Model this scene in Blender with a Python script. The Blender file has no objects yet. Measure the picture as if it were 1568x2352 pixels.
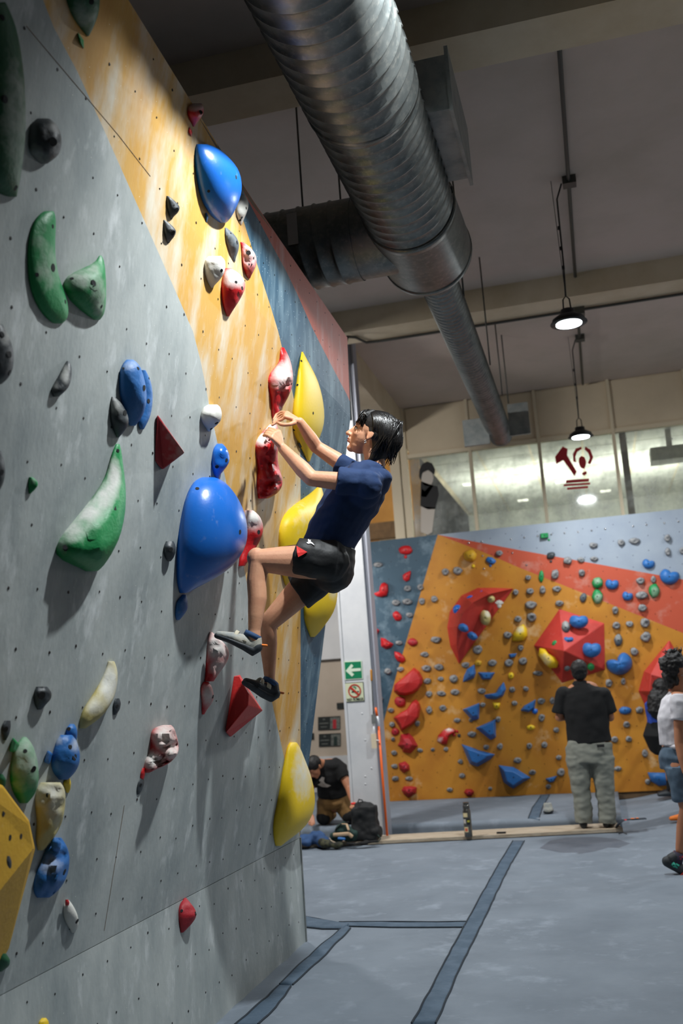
import bpy, bmesh, math, random
import numpy as np
from mathutils import Vector, noise
from mathutils.bvhtree import BVHTree
random.seed(7)
SC = bpy.context.scene
COL = SC.collection

# ------------------------------------------------------------------ camera
F = 2287.0; CX = 784.0; CY = 1176.0; CAMH = 1.5
def nrm(v):
    v = np.array(v, float); return v/np.linalg.norm(v)
_dy = nrm((1385-CX, 1557-CY, F)); _h2 = nrm((-615-CX, 1697-CY, F))
_up = nrm(np.cross(_dy, _h2)); _up = -_up if _up[1] > 0 else _up
_dx = nrm(np.cross(_dy, _up)); _dx = -_dx if _dx[0] < 0 else _dx
RM = np.array([_dx, _dy, _up]); O = np.array([0, 0, CAMH])
cd = bpy.data.cameras.new('camera'); cam = bpy.data.objects.new('camera', cd); COL.objects.link(cam)
from mathutils import Matrix
m = Matrix.Identity(4)
for i in range(3):
    m[i][0] = RM[i, 0]; m[i][1] = -RM[i, 1]; m[i][2] = -RM[i, 2]
m[2][3] = CAMH
cam.matrix_world = m
cd.sensor_fit = 'VERTICAL'; cd.sensor_height = 36.0; cd.lens = F*36/2352
cd.dof.use_dof = True; cd.dof.focus_distance = 4.75; cd.dof.aperture_fstop = 2.4
SC.camera = cam

# ------------------------------------------------------------------ world, lights, exposure
w = bpy.data.worlds.new('world'); SC.world = w; w.use_nodes = True
w.node_tree.nodes['Background'].inputs[0].default_value = (0.62, 0.68, 0.72, 1)
w.node_tree.nodes['Background'].inputs[1].default_value = 0.045
SC.view_settings.view_transform = 'Standard'; SC.view_settings.look = 'None'
SC.view_settings.exposure = -0.50; SC.view_settings.gamma = 1.0
SC.view_settings.use_curve_mapping = False
def lamp(name, kind, loc, power, color=(1, 1, 1), size=.25, target=None, spot=None, blend=.5):
    l = bpy.data.lights.new(name, kind); l.energy = power; l.color = color
    if kind == 'AREA': l.shape = 'DISK'; l.size = size
    else: l.shadow_soft_size = size
    if spot: l.spot_size = math.radians(spot); l.spot_blend = blend
    o = bpy.data.objects.new(name, l); COL.objects.link(o); o.location = loc
    if target is not None:
        o.rotation_euler = (Vector(target)-Vector(loc)).to_track_quat('-Z', 'Y').to_euler()
    return o
COOL = (.93, .98, 1.0)
LAMPS = [(0.0, 3.60, 4.84), (0.05, 7.94, 4.36), (0.06, 11.93, 4.36)]
lamp('bay_or_fill_light', 'SPOT', (0.0, 3.60, 4.78), 920, COOL, .06, (-1.70, 4.55, 2.25), 106, 1.0)
lamp('bay_or_fill_light', 'AREA', (0.05, 7.94, 4.30), 120, COOL, .24, (0.05, 7.94, 0))
lamp('bay_or_fill_light', 'AREA', (0.06, 11.93, 4.30), 95, COOL, .24, (0.06, 11.93, 0))
lamp('bay_or_fill_light', 'AREA', (3.6, 10.6, 4.4), 120, COOL, .3, (3.3, 11.6, 0))  # unseen light out of frame, no fitting built for it
lamp('bay_or_fill_light', 'AREA', (3.9, 8.5, 4.4), 20, COOL, .3, (3.2, 5.5, 0))  # unseen fill off to the right, without a lamp body
lamp('bay_or_fill_light', 'AREA', (-3.6, 9.0, 4.7), 230, (1, .98, .96), .4, (-3.0, 10.4, 1.5))  # added unseen fill to brighten the pillar, not a fitting of the hall
lamp('side_room_light', 'AREA', (-3.6, 12.7, 3.0), 28, (1, .97, .93), .5, (-3.7, 14.5, 1.5))
lamp('warm_room_light', 'AREA', (-3.7, 15.0, 5.0), 9, (1, .80, .56), .5, (-3.7, 16.5, 4.4))
for lx in (-0.9, 1.3):
    lamp('upper_room_light', 'AREA', (lx, 17.2, 3.75), 240, (1, .98, .92), 1.3, (lx, 17.6, 5.0))

# ------------------------------------------------------------------ projection helpers
def ray(px, py): return RM @ nrm([px-CX, py-CY, F])
def atz(px, py, z):
    r = ray(px, py); return O + r*(z-CAMH)/r[2]
def aty(px, py, y):
    r = ray(px, py); return O + r*y/r[1]
def proj(P):
    c = RM.T @ (np.array(P)-O); return CX+F*c[0]/c[2], CY+F*c[1]/c[2]
XW = -1.99; SL = .196; Z1 = .63; ZT = 3.917; YE = 6.356
def zkink(y): return 3.345+(YE-y)*.0375
def surfx(y, z):
    if z <= Z1: return XW
    zk = zkink(y)
    if z <= zk: return XW+SL*(z-Z1)
    xk = XW+SL*(zk-Z1); xt = float(np.interp(y, [0, 2.83, 4.18, YE], [-1.19, -1.327, -1.396, -1.439]))
    return xk+(z-zk)/(ZT-zk)*(xt-xk)
def wall(px, py, h=0.0):
    r = ray(px, py); a, b = .5, 14.0
    g = lambda t: (O[0]+r[0]*t)-(surfx(O[1]+r[1]*t, O[2]+r[2]*t)+h)
    for _ in range(40):
        c = (a+b)/2
        if g(c) > 0: a = c
        else: b = c
    return O+r*a

# ------------------------------------------------------------------ materials
def L(c):
    return tuple(((v/255)/12.92 if v/255 <= .04045 else ((v/255+.055)/1.055)**2.4) for v in c)
def mat(name, c1, rough=.6, c2=None, scale=6, stretch=(1, 1, 1), lo=.4, hi=.7, metal=0, bump=0, bscale=40,
        speck=None, spk=(90, .07), chalk=False, c3=None, s3=20, lo3=.55, hi3=.7, emit=0, coat=0, detail=5, alpha=None):
    m = bpy.data.materials.new(name); m.use_nodes = True; N = m.node_tree.nodes; K = m.node_tree.links
    B = N['Principled BSDF']; B.inputs['Roughness'].default_value = rough; B.inputs['Metallic'].default_value = metal
    B.inputs['Coat Weight'].default_value = coat
    col = L(c1)+(1,)
    B.inputs['Base Color'].default_value = col
    tc = N.new('ShaderNodeTexCoord'); mp = N.new('ShaderNodeMapping'); mp.inputs['Scale'].default_value = stretch
    K.new(tc.outputs['Object'], mp.inputs[0])
    cur = None
    def blend(cur, fac, c):
        x = N.new('ShaderNodeMix'); x.data_type = 'RGBA'
        if cur is None: x.inputs[6].default_value = col
        else: K.new(cur, x.inputs[6])
        x.inputs[7].default_value = L(c)+(1,); K.new(fac, x.inputs[0]); return x.outputs[2]
    def nz(scale, lo, hi, detail=5):
        n = N.new('ShaderNodeTexNoise'); n.inputs['Scale'].default_value = scale; n.inputs['Detail'].default_value = detail
        n.inputs['Roughness'].default_value = .62
        K.new(mp.outputs[0], n.inputs[0]); r = N.new('ShaderNodeMapRange')
        r.inputs[1].default_value = lo; r.inputs[2].default_value = hi; r.clamp = True
        K.new(n.outputs[0], r.inputs[0]); return r.outputs[0]
    if c2: cur = blend(cur, nz(scale, lo, hi, detail), c2)
    if c3: cur = blend(cur, nz(s3, lo3, hi3), c3)
    if speck:
        v = N.new('ShaderNodeTexVoronoi'); v.inputs['Scale'].default_value = spk[0]; K.new(tc.outputs['Object'], v.inputs[0])
        r = N.new('ShaderNodeMath'); r.operation = 'LESS_THAN'; r.inputs[1].default_value = spk[1]; K.new(v.outputs['Distance'], r.inputs[0])
        cur = blend(cur, r.outputs[0], speck)
    if chalk:
        a = N.new('ShaderNodeAttribute'); a.attribute_name = 'chalk'
        n = N.new('ShaderNodeTexNoise'); n.inputs['Scale'].default_value = 26; K.new(tc.outputs['Object'], n.inputs[0])
        ad = N.new('ShaderNodeMath'); ad.operation = 'MULTIPLY_ADD'; K.new(n.outputs[0], ad.inputs[0]); ad.inputs[1].default_value = .8; ad.inputs[2].default_value = -.52
        a2 = N.new('ShaderNodeMath'); a2.operation = 'ADD'; a2.use_clamp = True
        sc_ = N.new('ShaderNodeMath'); sc_.operation = 'MULTIPLY'; K.new(a.outputs['Fac'], sc_.inputs[0]); sc_.inputs[1].default_value = 1.25
        K.new(sc_.outputs[0], a2.inputs[0]); K.new(ad.outputs[0], a2.inputs[1])
        m2 = N.new('ShaderNodeMath'); m2.operation = 'MULTIPLY'; m2.use_clamp = True; K.new(a2.outputs[0], m2.inputs[0]); m2.inputs[1].default_value = .95
        cur = blend(cur, m2.outputs[0], (214, 214, 208))
        rr = N.new('ShaderNodeMapRange'); rr.inputs[3].default_value = rough; rr.inputs[4].default_value = .85
        K.new(m2.outputs[0], rr.inputs[0]); K.new(rr.outputs[0], B.inputs['Roughness'])
    if cur is not None: K.new(cur, B.inputs['Base Color'])
    if bump:
        n = N.new('ShaderNodeTexNoise'); n.inputs['Scale'].default_value = bscale; n.inputs['Detail'].default_value = 6
        K.new(mp.outputs[0], n.inputs[0]); b = N.new('ShaderNodeBump'); b.inputs['Strength'].default_value = bump
        b.inputs['Distance'].default_value = .02; K.new(n.outputs[0], b.inputs['Height']); K.new(b.outputs[0], B.inputs['Normal'])
    if emit:
        B.inputs['Emission Color'].default_value = L(c1)+(1,); B.inputs['Emission Strength'].default_value = emit
    if alpha is not None: B.inputs['Alpha'].default_value = alpha
    return m
M = {}
PW = dict(rough=.62, bump=.10, bscale=60)
M['w_grey'] = mat('grey_wall_paint', (170, 176, 174), c2=(132, 141, 142), scale=3.2, stretch=(1, 1, .45), c3=(205, 210, 210), s3=9, lo3=.56, hi3=.78, speck=(205, 205, 198), spk=(24, .045), **PW)
M['w_yel'] = mat('yellow_wall_paint', (200, 154, 72), c2=(206, 196, 176), scale=5, stretch=(1, 1, .34), lo=.44, hi=.66, c3=(188, 132, 44), s3=3, lo3=.46, hi3=.8, speck=(225, 215, 190), spk=(26, .05), **PW)
M['w_blu'] = mat('blue_wall_paint', (40, 78, 100), c2=(124, 150, 162), scale=7, stretch=(1, 1, .3), lo=.48, hi=.80, speck=(190, 200, 205), spk=(34, .085), **PW)
M['w_org'] = mat('orange_wall_paint', (180, 80, 56), c2=(190, 142, 136), scale=7, stretch=(1, 1, .3), lo=.55, hi=.8, speck=(215, 200, 195), spk=(34, .05), **PW)
M['ply'] = mat('wall_edge_plywood', (120, 96, 70), .8, c2=(92, 74, 55), scale=8)
M['dark'] = mat('dark_recess', (26, 27, 29), .9)
M['hole'] = mat('bolt_hole_steel', (30, 26, 26), .5, metal=.6)
M['b_yel'] = mat('ochre_wall_paint', (190, 128, 32), .6, c2=(176, 112, 24), scale=2.2, lo=.4, hi=.65, c3=(212, 184, 140), s3=3.0, lo3=.60, hi3=.80)
M['b_blu'] = mat('slate_wall_paint', (44, 74, 92), .6, c2=(106, 128, 142), scale=5, lo=.52, hi=.76)
M['b_org'] = mat('vermilion_wall_paint', (184, 76, 48), .6, c2=(190, 144, 130), scale=4, lo=.55, hi=.78)
M['b_wht'] = mat('pale_wall_paint', (150, 160, 172), .6, c2=(136, 147, 162), scale=2)
def plast(n, c, r=.42, **k): return mat(n, c, r, chalk=True, bump=k.pop('bump', .12), bscale=k.pop('bscale', 70), **k)
M['blue'] = plast('blue_hold_plastic', (28, 104, 196), .30, bump=.03)
M['blue2'] = plast('blue_hold_resin', (38, 104, 172), .5)
M['green'] = plast('green_hold_resin', (12, 134, 70), .5)
M['green_shade'] = plast('shaded_green_hold_resin', (10, 82, 46), .5)  # darker copy of the green resin, shade put into its colour
M['red'] = plast('red_hold_resin', (186, 20, 26), .45)
M['redv'] = plast('red_volume_paint', (196, 38, 36), .55, c2=(176, 30, 30), scale=5)
M['redb'] = plast('coral_volume_paint', (192, 56, 46), .6, c2=(176, 44, 38), scale=5)
M['maroon'] = plast('crimson_hold_resin', (166, 28, 40), .55)
M['yel'] = plast('yellow_hold_plastic', (228, 192, 24), .5, bump=.04)
M['yelv'] = plast('yellow_volume_paint', (206, 160, 36), .6, c2=(196, 150, 30), scale=5)
M['cream'] = plast('cream_hold_resin', (186, 172, 110), .6)
M['grey'] = plast('grey_hold_resin', (84, 92, 98), .6)
M['dgrey'] = plast('dark_grey_hold_resin', (52, 58, 62), .5)
M['lgrey'] = plast('chalky_grey_hold_resin', (150, 150, 150), .75, c2=(96, 98, 102), scale=22, lo=.45, hi=.6, bump=.5, bscale=50)
M['white'] = plast('white_hold_resin', (206, 204, 196), .7)
M['galv'] = mat('galvanised_steel', (126, 130, 128), .42, metal=.88, c2=(98, 104, 104), scale=5, c3=(150, 150, 144), s3=30, lo3=.5, hi3=.8, bump=.10, bscale=9)
M['galv2'] = mat('galvanised_sheet', (150, 154, 152), .5, metal=.7, c2=(120, 128, 128), scale=8)
M['ceil'] = mat('ceiling_plaster', (200, 186, 176), .9, c2=(186, 174, 162), scale=1.2, bump=.12, bscale=8)
M['beam'] = mat('beam_plaster', (212, 198, 172), .85, c2=(196, 180, 150), scale=2, bump=.15, bscale=7)
M['wpaint'] = mat('white_wall_paint', (206, 206, 206), .8, c2=(196, 197, 198), scale=1.5)
M['beige'] = mat('beige_wall_paint', (186, 172, 156), .85, c2=(172, 158, 142), scale=1)
M['beige2'] = mat('cream_panel_paint', (216, 200, 172), .75, c2=(204, 188, 160), scale=1.3)
M['frame'] = mat('cream_frame_paint', (214, 200, 172), .6)
M['warm'] = mat('warm_ochre_wall', (206, 158, 92), .85, c2=(184, 138, 78), scale=1.2)
M['pill'] = mat('white_pillar_paint', (204, 206, 208), .55, c2=(190, 193, 197), scale=2.5, bump=.08, bscale=14)
M['steel'] = mat('grey_channel_steel', (168, 172, 184), .45, metal=.3)
M['cond'] = mat('conduit_steel', (78, 78, 74), .5, metal=.5)
M['cable'] = mat('black_cable_rubber', (26, 26, 27), .6)
M['lampb'] = mat('black_lamp_housing', (34, 36, 38), .45)
M['lens'] = mat('lamp_lens_glow', (240, 250, 255), .3, emit=14)
M['tube'] = mat('lit_ceiling_fitting', (255, 252, 240), .3, emit=3)
M['tile'] = mat('ceiling_tile', (200, 202, 196), .9, c2=(184, 187, 180), scale=3)
M['mat'] = mat('grey_mat_cloth', (116, 126, 137), .85, c2=(101, 111, 122), scale=1.6, c3=(132, 142, 154), s3=5, lo3=.55, hi3=.75, bump=.55, bscale=3.2, detail=7, speck=(160, 168, 178), spk=(5, .012))
M['seam'] = mat('blue_seam_tape', (60, 80, 98), .8, c2=(80, 98, 116), scale=8, bump=.3, bscale=18)
M['seam2'] = mat('seam_edge_thread', (34, 44, 54), .9)
M['mat_dark'] = mat('dark_mat_cloth', (92, 98, 108), .85, c2=(80, 87, 98), scale=5)
M['wood'] = mat('worn_plank_wood', (186, 172, 152), .75, c2=(150, 132, 108), scale=6, stretch=(1, 6, 6), bump=.2, bscale=12)
M['signg'] = mat('sign_green', (0, 120, 78), .5)
M['signw'] = mat('sign_pale', (206, 222, 200), .5)
M['signc'] = mat('sign_luminous', (202, 208, 176), .5)
M['signr'] = mat('sign_red', (176, 44, 30), .5)
M['ink'] = mat('sign_ink', (18, 40, 34), .6)
M['post'] = mat('poster_black', (22, 28, 26), .5)
M['postg'] = mat('poster_grey', (110, 112, 106), .6, c2=(60, 66, 62), scale=30)
M['orange'] = mat('orange_pole_paint', (236, 100, 18), .45)
M['whitep'] = mat('white_plastic', (222, 224, 228), .5)
M['skin'] = mat('skin', (214, 158, 124), .52, c2=(204, 144, 112), scale=14, lo=.4, hi=.7, bump=.05, bscale=120)
M['skin'].node_tree.nodes['Principled BSDF'].inputs['Subsurface Weight'].default_value = .06
M['skind'] = mat('tanned_skin', (178, 120, 88), .55)
M['lip'] = mat('lips', (170, 88, 76), .5)
M['hair'] = mat('black_hair', (12, 11, 12), .34, c2=(26, 22, 20), scale=60, stretch=(1, 1, .2))
M['hairm'] = mat('black_hair_mass', (11, 10, 11), .6, c2=(24, 20, 18), scale=50, bump=.15, bscale=60)
M['eyew'] = mat('eye_white', (225, 220, 214), .25)
M['iris'] = mat('dark_iris', (30, 18, 12), .15)
M['navy'] = mat('navy_cotton', (22, 50, 92), .85, c2=(18, 42, 80), scale=6, bump=.25, bscale=14)
M['blacks'] = mat('black_sports_fabric', (20, 22, 24), .62, c2=(14, 15, 17), scale=9, bump=.3, bscale=12)
M['blackc'] = mat('black_cotton', (9, 10, 12), .9, bump=.2, bscale=10)
M['khaki'] = mat('khaki_cotton', (140, 106, 62), .9, c2=(122, 92, 52), scale=6, bump=.3, bscale=10)
M['gpants'] = mat('grey_green_trousers', (136, 138, 128), .9, c2=(124, 126, 117), scale=3, bump=.12, bscale=7)
M['jean'] = mat('faded_denim', (84, 104, 122), .9, c2=(68, 86, 104), scale=7, bump=.3, bscale=9)
M['wtee'] = mat('white_cotton', (206, 204, 210), .9, bump=.3, bscale=9)
M['bluet'] = mat('royal_blue_top', (30, 62, 150), .85)
M['vred'] = mat('red_mesh_fabric', (226, 44, 40), .7)
M['shoe'] = mat('grey_suede', (150, 154, 152), .8, c2=(190, 184, 166), scale=16, bump=.2, bscale=40)
M['rubber'] = mat('dark_rubber', (44, 50, 56), .6, c2=(30, 34, 38), scale=12)
M['strap'] = mat('cream_strap', (196, 188, 166), .7)
M['blues'] = mat('blue_lining', (46, 76, 116), .8)
M['otab'] = mat('orange_tab', (226, 120, 36), .7)
M['silver'] = mat('silver', (200, 200, 200), .2, metal=1)
M['bottle'] = mat('brushed_bottle_steel', (120, 118, 112), .3, metal=.85, c2=(90, 88, 84), scale=20)
M['stick1'] = mat('sticker_cream', (214, 196, 150), .6)
M['stick2'] = mat('sticker_red', (206, 66, 44), .6)
M['stick3'] = mat('sticker_yellow', (206, 200, 60), .6)
M['bagb'] = mat('black_bag_fabric', (18, 20, 22), .75, bump=.4, bscale=14)
M['bagg'] = mat('green_bag_fabric', (24, 52, 46), .8)
M['clothb'] = mat('blue_jacket_fabric', (44, 76, 120), .85, c2=(34, 60, 98), scale=8, bump=.4, bscale=14)
M['tan'] = mat('tan_leather', (190, 160, 128), .7)
M['camo'] = mat('camouflage_fabric', (62, 62, 42), .85, c2=(30, 32, 26), scale=18, lo=.48, hi=.52)
M['sock'] = mat('patterned_sock', (50, 44, 62), .85, c2=(190, 40, 50), scale=30, lo=.6, hi=.64)
M['teal'] = mat('teal_checked_sock_band', (60, 176, 150), .85, c2=(20, 60, 60), scale=70, lo=.5, hi=.54)
M['deca'] = mat('black_decal', (26, 26, 28), .7)
M['decw'] = mat('pale_decal', (196, 188, 178), .7)
M['decr'] = mat('red_decal', (166, 30, 38), .7)
def glassmat():
    m = bpy.data.materials.new('chalky_window_glass'); m.use_nodes = True; N = m.node_tree.nodes; K = m.node_tree.links
    out = N['Material Output']; N.remove(N['Principled BSDF'])
    t = N.new('ShaderNodeBsdfTransparent'); t.inputs[0].default_value = (.82, .85, .82, 1)
    g = N.new('ShaderNodeBsdfGlossy'); g.inputs['Roughness'].default_value = .06; g.inputs[0].default_value = (.8, .8, .8, 1)
    d = N.new('ShaderNodeBsdfDiffuse'); d.inputs[0].default_value = (.50, .52, .50, 1)
    n = N.new('ShaderNodeTexNoise'); n.inputs['Scale'].default_value = 2.6; n.inputs['Detail'].default_value = 8; n.inputs['Roughness'].default_value = .7
    tc = N.new('ShaderNodeTexCoord'); K.new(tc.outputs['Object'], n.inputs[0])
    r = N.new('ShaderNodeMapRange'); r.inputs[1].default_value = .45; r.inputs[2].default_value = .75; r.inputs[3].default_value = .12; r.inputs[4].default_value = .55; K.new(n.outputs[0], r.inputs[0])
    a = N.new('ShaderNodeMixShader'); a.inputs[0].default_value = .16; K.new(t.outputs[0], a.inputs[1]); K.new(g.outputs[0], a.inputs[2])
    b = N.new('ShaderNodeMixShader'); K.new(r.outputs[0], b.inputs[0]); K.new(a.outputs[0], b.inputs[1]); K.new(d.outputs[0], b.inputs[2])
    K.new(b.outputs[0], out.inputs[0]); return m
M['glass'] = glassmat()

# ------------------------------------------------------------------ object helpers
WL = {}
LABELS = set()
def tag(o, label, cat, group=None):
    assert len(label.split()) <= 16, label
    o['label'] = label; o['category'] = cat
    if group: o['group'] = group
    if label in LABELS: print('DUPLICATE LABEL', label)
    LABELS.add(label); return o
def empty(name, loc):
    o = bpy.data.objects.new(name, None); COL.objects.link(o); o.location = loc; WL[o.name] = np.array(loc, float)
    o.empty_display_size = .05; return o
def mk(name, V, Fc, mt, parent=None, smooth=False, struct=False, attr=None, origin=None, mesh=None):
    V = np.array(V, float)
    if origin is None:
        origin = (V.min(0)+V.max(0))/2 if parent is None else WL[parent.name]
    origin = np.array(origin, float)
    me = bpy.data.meshes.new(name); me.from_pydata([tuple(v) for v in (V-origin)], [], [tuple(f) for f in Fc])
    if isinstance(mt, str): mt = M[mt]
    me.materials.append(mt)
    if smooth: me.polygons.foreach_set('use_smooth', [True]*len(me.polygons))
    if attr is not None:
        a = me.attributes.new('chalk', 'FLOAT', 'POINT'); a.data.foreach_set('value', [float(x) for x in attr])
    bm = bmesh.new(); bm.from_mesh(me); bmesh.ops.recalc_face_normals(bm, faces=bm.faces); bm.to_mesh(me); bm.free()
    me.update()
    o = bpy.data.objects.new(name, me); COL.objects.link(o)
    if parent is not None:
        o.parent = parent; o.location = origin-WL[parent.name]
    else: o.location = origin
    WL[o.name] = origin
    if struct: o['kind'] = 'structure'
    return o
def autosmooth(o, ang=35):
    me = o.data
    me.polygons.foreach_set('use_smooth', [True]*len(me.polygons))
    bm = bmesh.new(); bm.from_mesh(me)
    for e in bm.edges:
        if len(e.link_faces) == 2 and e.calc_face_angle(0) > math.radians(ang): e.smooth = False
    bm.to_mesh(me); bm.free()
class MB:
    def __init__(s): s.V = []; s.F = []
    def add(s, V, Fc):
        n = len(s.V); s.V += [tuple(v) for v in V]; s.F += [tuple(i+n for i in f) for f in Fc]; return s
    def box(s, a, b):
        x0, y0, z0 = a; x1, y1, z1 = b
        return s.add([(x0, y0, z0), (x1, y0, z0), (x1, y1, z0), (x0, y1, z0), (x0, y0, z1), (x1, y0, z1), (x1, y1, z1), (x0, y1, z1)],
                     [(0, 3, 2, 1), (4, 5, 6, 7), (0, 1, 5, 4), (1, 2, 6, 5), (2, 3, 7, 6), (3, 0, 4, 7)])
    def tube(s, pts, rad, n=10, side=None, caps=True, round_=False):
        """tube along pts; rad = scalar, or list of scalars or (a,b) pairs (a along side)"""
        P = [np.array(p, float) for p in pts]; k = len(P)
        R = [rad]*k if np.isscalar(rad) else list(rad)
        R = [(r, r) if np.isscalar(r) else r for r in R]
        if round_:
            t0 = nrm(P[0]-P[1]); t1 = nrm(P[-1]-P[-2]); P2 = []; R2 = []
            for a in (80, 50, 25):
                q = math.radians(a); mr = min(R[0]); P2.append(P[0]+t0*mr*math.sin(q)); R2.append((R[0][0]*math.cos(q), R[0][1]*math.cos(q)))
            P2 += P; R2 += R
            for a in (25, 50, 80):
                q = math.radians(a); mr = min(R[-1]); P2.append(P[-1]+t1*mr*math.sin(q)); R2.append((R[-1][0]*math.cos(q), R[-1][1]*math.cos(q)))
            P, R = P2, R2; k = len(P)
        V = []; sv = None if side is None else np.array(side, float)
        for i in range(k):
            t = nrm(P[min(i+1, k-1)]-P[max(i-1, 0)])
            if sv is None: sv = np.cross(t, (0, 0, 1)) if abs(t[2]) < .9 else np.cross(t, (0, 1, 0))
            a = sv-t*np.dot(sv, t); a = nrm(a); b = np.cross(t, a)
            if side is None: sv = a
            for j in range(n):
                q = 2*math.pi*j/n; V.append(P[i]+a*R[i][0]*math.cos(q)+b*R[i][1]*math.sin(q))
        Fc = [(i*n+j, i*n+(j+1) % n, (i+1)*n+(j+1) % n, (i+1)*n+j) for i in range(k-1) for j in range(n)]
        if caps: Fc += [tuple(range(n))[::-1], tuple(range((k-1)*n, k*n))]
        return s.add(V, Fc)
    def ell(s, c, rads, axes=None, n=14, m=9):
        c = np.array(c, float); A = np.eye(3) if axes is None else np.array(axes, float); V = [c+A[2]*rads[2]]; Fc = []
        for i in range(1, m):
            th = math.pi*i/m
            for j in range(n):
                q = 2*math.pi*j/n
                V.append(c+A[0]*rads[0]*math.sin(th)*math.cos(q)+A[1]*rads[1]*math.sin(th)*math.sin(q)+A[2]*rads[2]*math.cos(th))
        V.append(c-A[2]*rads[2]); e = len(V)-1
        for j in range(n): Fc.append((0, 1+j, 1+(j+1) % n)); Fc.append((e, e-n+(j+1) % n, e-n+j))
        for i in range(m-2):
            for j in range(n):
                a = 1+i*n; Fc.append((a+j, a+n+j, a+n+(j+1) % n, a+(j+1) % n))
        return s.add(V, Fc)
    def build(s, name, mt, parent=None, smooth=False, **k): return mk(name, s.V, s.F, mt, parent, smooth, **k)
    def remesh(s, name, mt, parent=None, voxel=.006, it=4, wrinkle=0, wscale=9, stretch=None, origin=None):
        me = bpy.data.meshes.new('tmp'); me.from_pydata(s.V, [], s.F)
        bm = bmesh.new(); bm.from_mesh(me); bmesh.ops.recalc_face_normals(bm, faces=bm.faces); bm.to_mesh(me); bm.free()
        o = bpy.data.objects.new('tmp', me); COL.objects.link(o)
        r = o.modifiers.new('r', 'REMESH'); r.mode = 'VOXEL'; r.voxel_size = voxel
        sm = o.modifiers.new('s', 'SMOOTH'); sm.factor = .5; sm.iterations = it
        dg = bpy.context.evaluated_depsgraph_get(); ev = o.evaluated_get(dg)
        m2 = bpy.data.meshes.new_from_object(ev); n = len(m2.vertices)
        V = np.empty(n*3); m2.vertices.foreach_get('co', V); V = V.reshape(-1, 3)
        if wrinkle:
            NN = np.empty(n*3); m2.vertices.foreach_get('normal', NN); NN = NN.reshape(-1, 3)
            st = np.array(stretch or (1, 1, 1))*wscale
            d = np.array([noise.noise(Vector(v*st)) + .5*noise.noise(Vector(v*st*2.1)) for v in V])
            V = V+NN*(d*wrinkle)[:, None]
        Fc = [tuple(p.vertices) for p in m2.polygons]
        bpy.data.objects.remove(o); bpy.data.meshes.remove(m2)
        out = mk(name, V, Fc, mt, parent, True, origin=origin)
        return out

# ================================================================== SETTING
# hard floor under the mats
MB().box((-8, 0.2, -.42), (5.5, 22, -.32)).build('floor', 'dark', struct=True)
# ceiling and beams
MB().box((-8, -1, 5.6), (5.5, 14.1, 5.8)).build('ceiling', 'ceil', struct=True)
for y0, y1 in ((.9, 1.25), (5.44, 5.80), (9.97, 10.34)):
    MB().box((-8, y0, 5.35), (5.5, y1, 5.62)).build('trim_1', 'beam', struct=True)
MB().box((-2.95, 10.34, 5.22), (-2.45, 14.0, 5.62)).build('trim_2', 'beam', struct=True)
MB().box((5.3, -1, -.3), (5.5, 14.1, 5.7)).build('wall_right', 'wpaint', struct=True)

# ---- climbing wall on the left: painted panels following one folded surface
def poly_on_wall(pts): return [wall(*p) for p in pts]
def ycurve(pts):
    P = sorted([tuple(wall(*p)[[2, 1]]) for p in pts]); z = [p[0] for p in P]; y = [p[1] for p in P]
    return lambda zz: float(np.interp(zz, z, y))
c1 = ycurve([(89, 0), (170, 147), (223, 263), (330, 504), (415, 696), (442, 757), (464, 842), (480, 930), (495, 998), (513, 1079), (540, 1200), (565, 1330), (604, 1514), (632, 1648), (660, 1775), (690, 1925)])
c2 = ycurve([(473, 268), (504, 344), (558, 504), (589, 603), (620, 700), (645, 788), (672, 900), (689, 1000), (690, 1120), (690, 1440), (690, 1700), (690, 1928)])
c3 = ycurve([(473, 268), (549, 384), (576, 473), (670, 647), (720, 760), (756, 830), (807, 926)])
zb3 = wall(807, 926)[2]
climb = mk('wall_left', [(-2.6, .2, -.3), (-2.6, YE-.01, -.3), (-2.6, YE-.01, 3.9), (-2.6, .2, 3.9), (XW-.02, .2, -.3), (XW-.02, YE-.01, -.3),
      (surfx(YE, 3.3)-.03, YE-.01, 3.3), (surfx(YE, 3.9)-.03, YE-.01, ZT-.012), (surfx(.2, 3.9)-.03, .2, ZT-.012), (surfx(.2, 3.4)-.03, .2, 3.4), (XW-.02, .2, Z1), (XW-.02, YE-.01, Z1)],
      [(0, 1, 2, 3), (4, 10, 11, 5), (10, 9, 6, 11), (9, 8, 7, 6), (3, 2, 7, 8), (1, 5, 11, 6, 7, 2), (0, 3, 8, 9, 10, 4), (0, 4, 5, 1)], 'ply', struct=True)
zs = sorted(set([Z1, zb3, 3.345]+list(np.linspace(Z1, 3.30, 34))+list(np.linspace(3.36, ZT, 14))))
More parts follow.
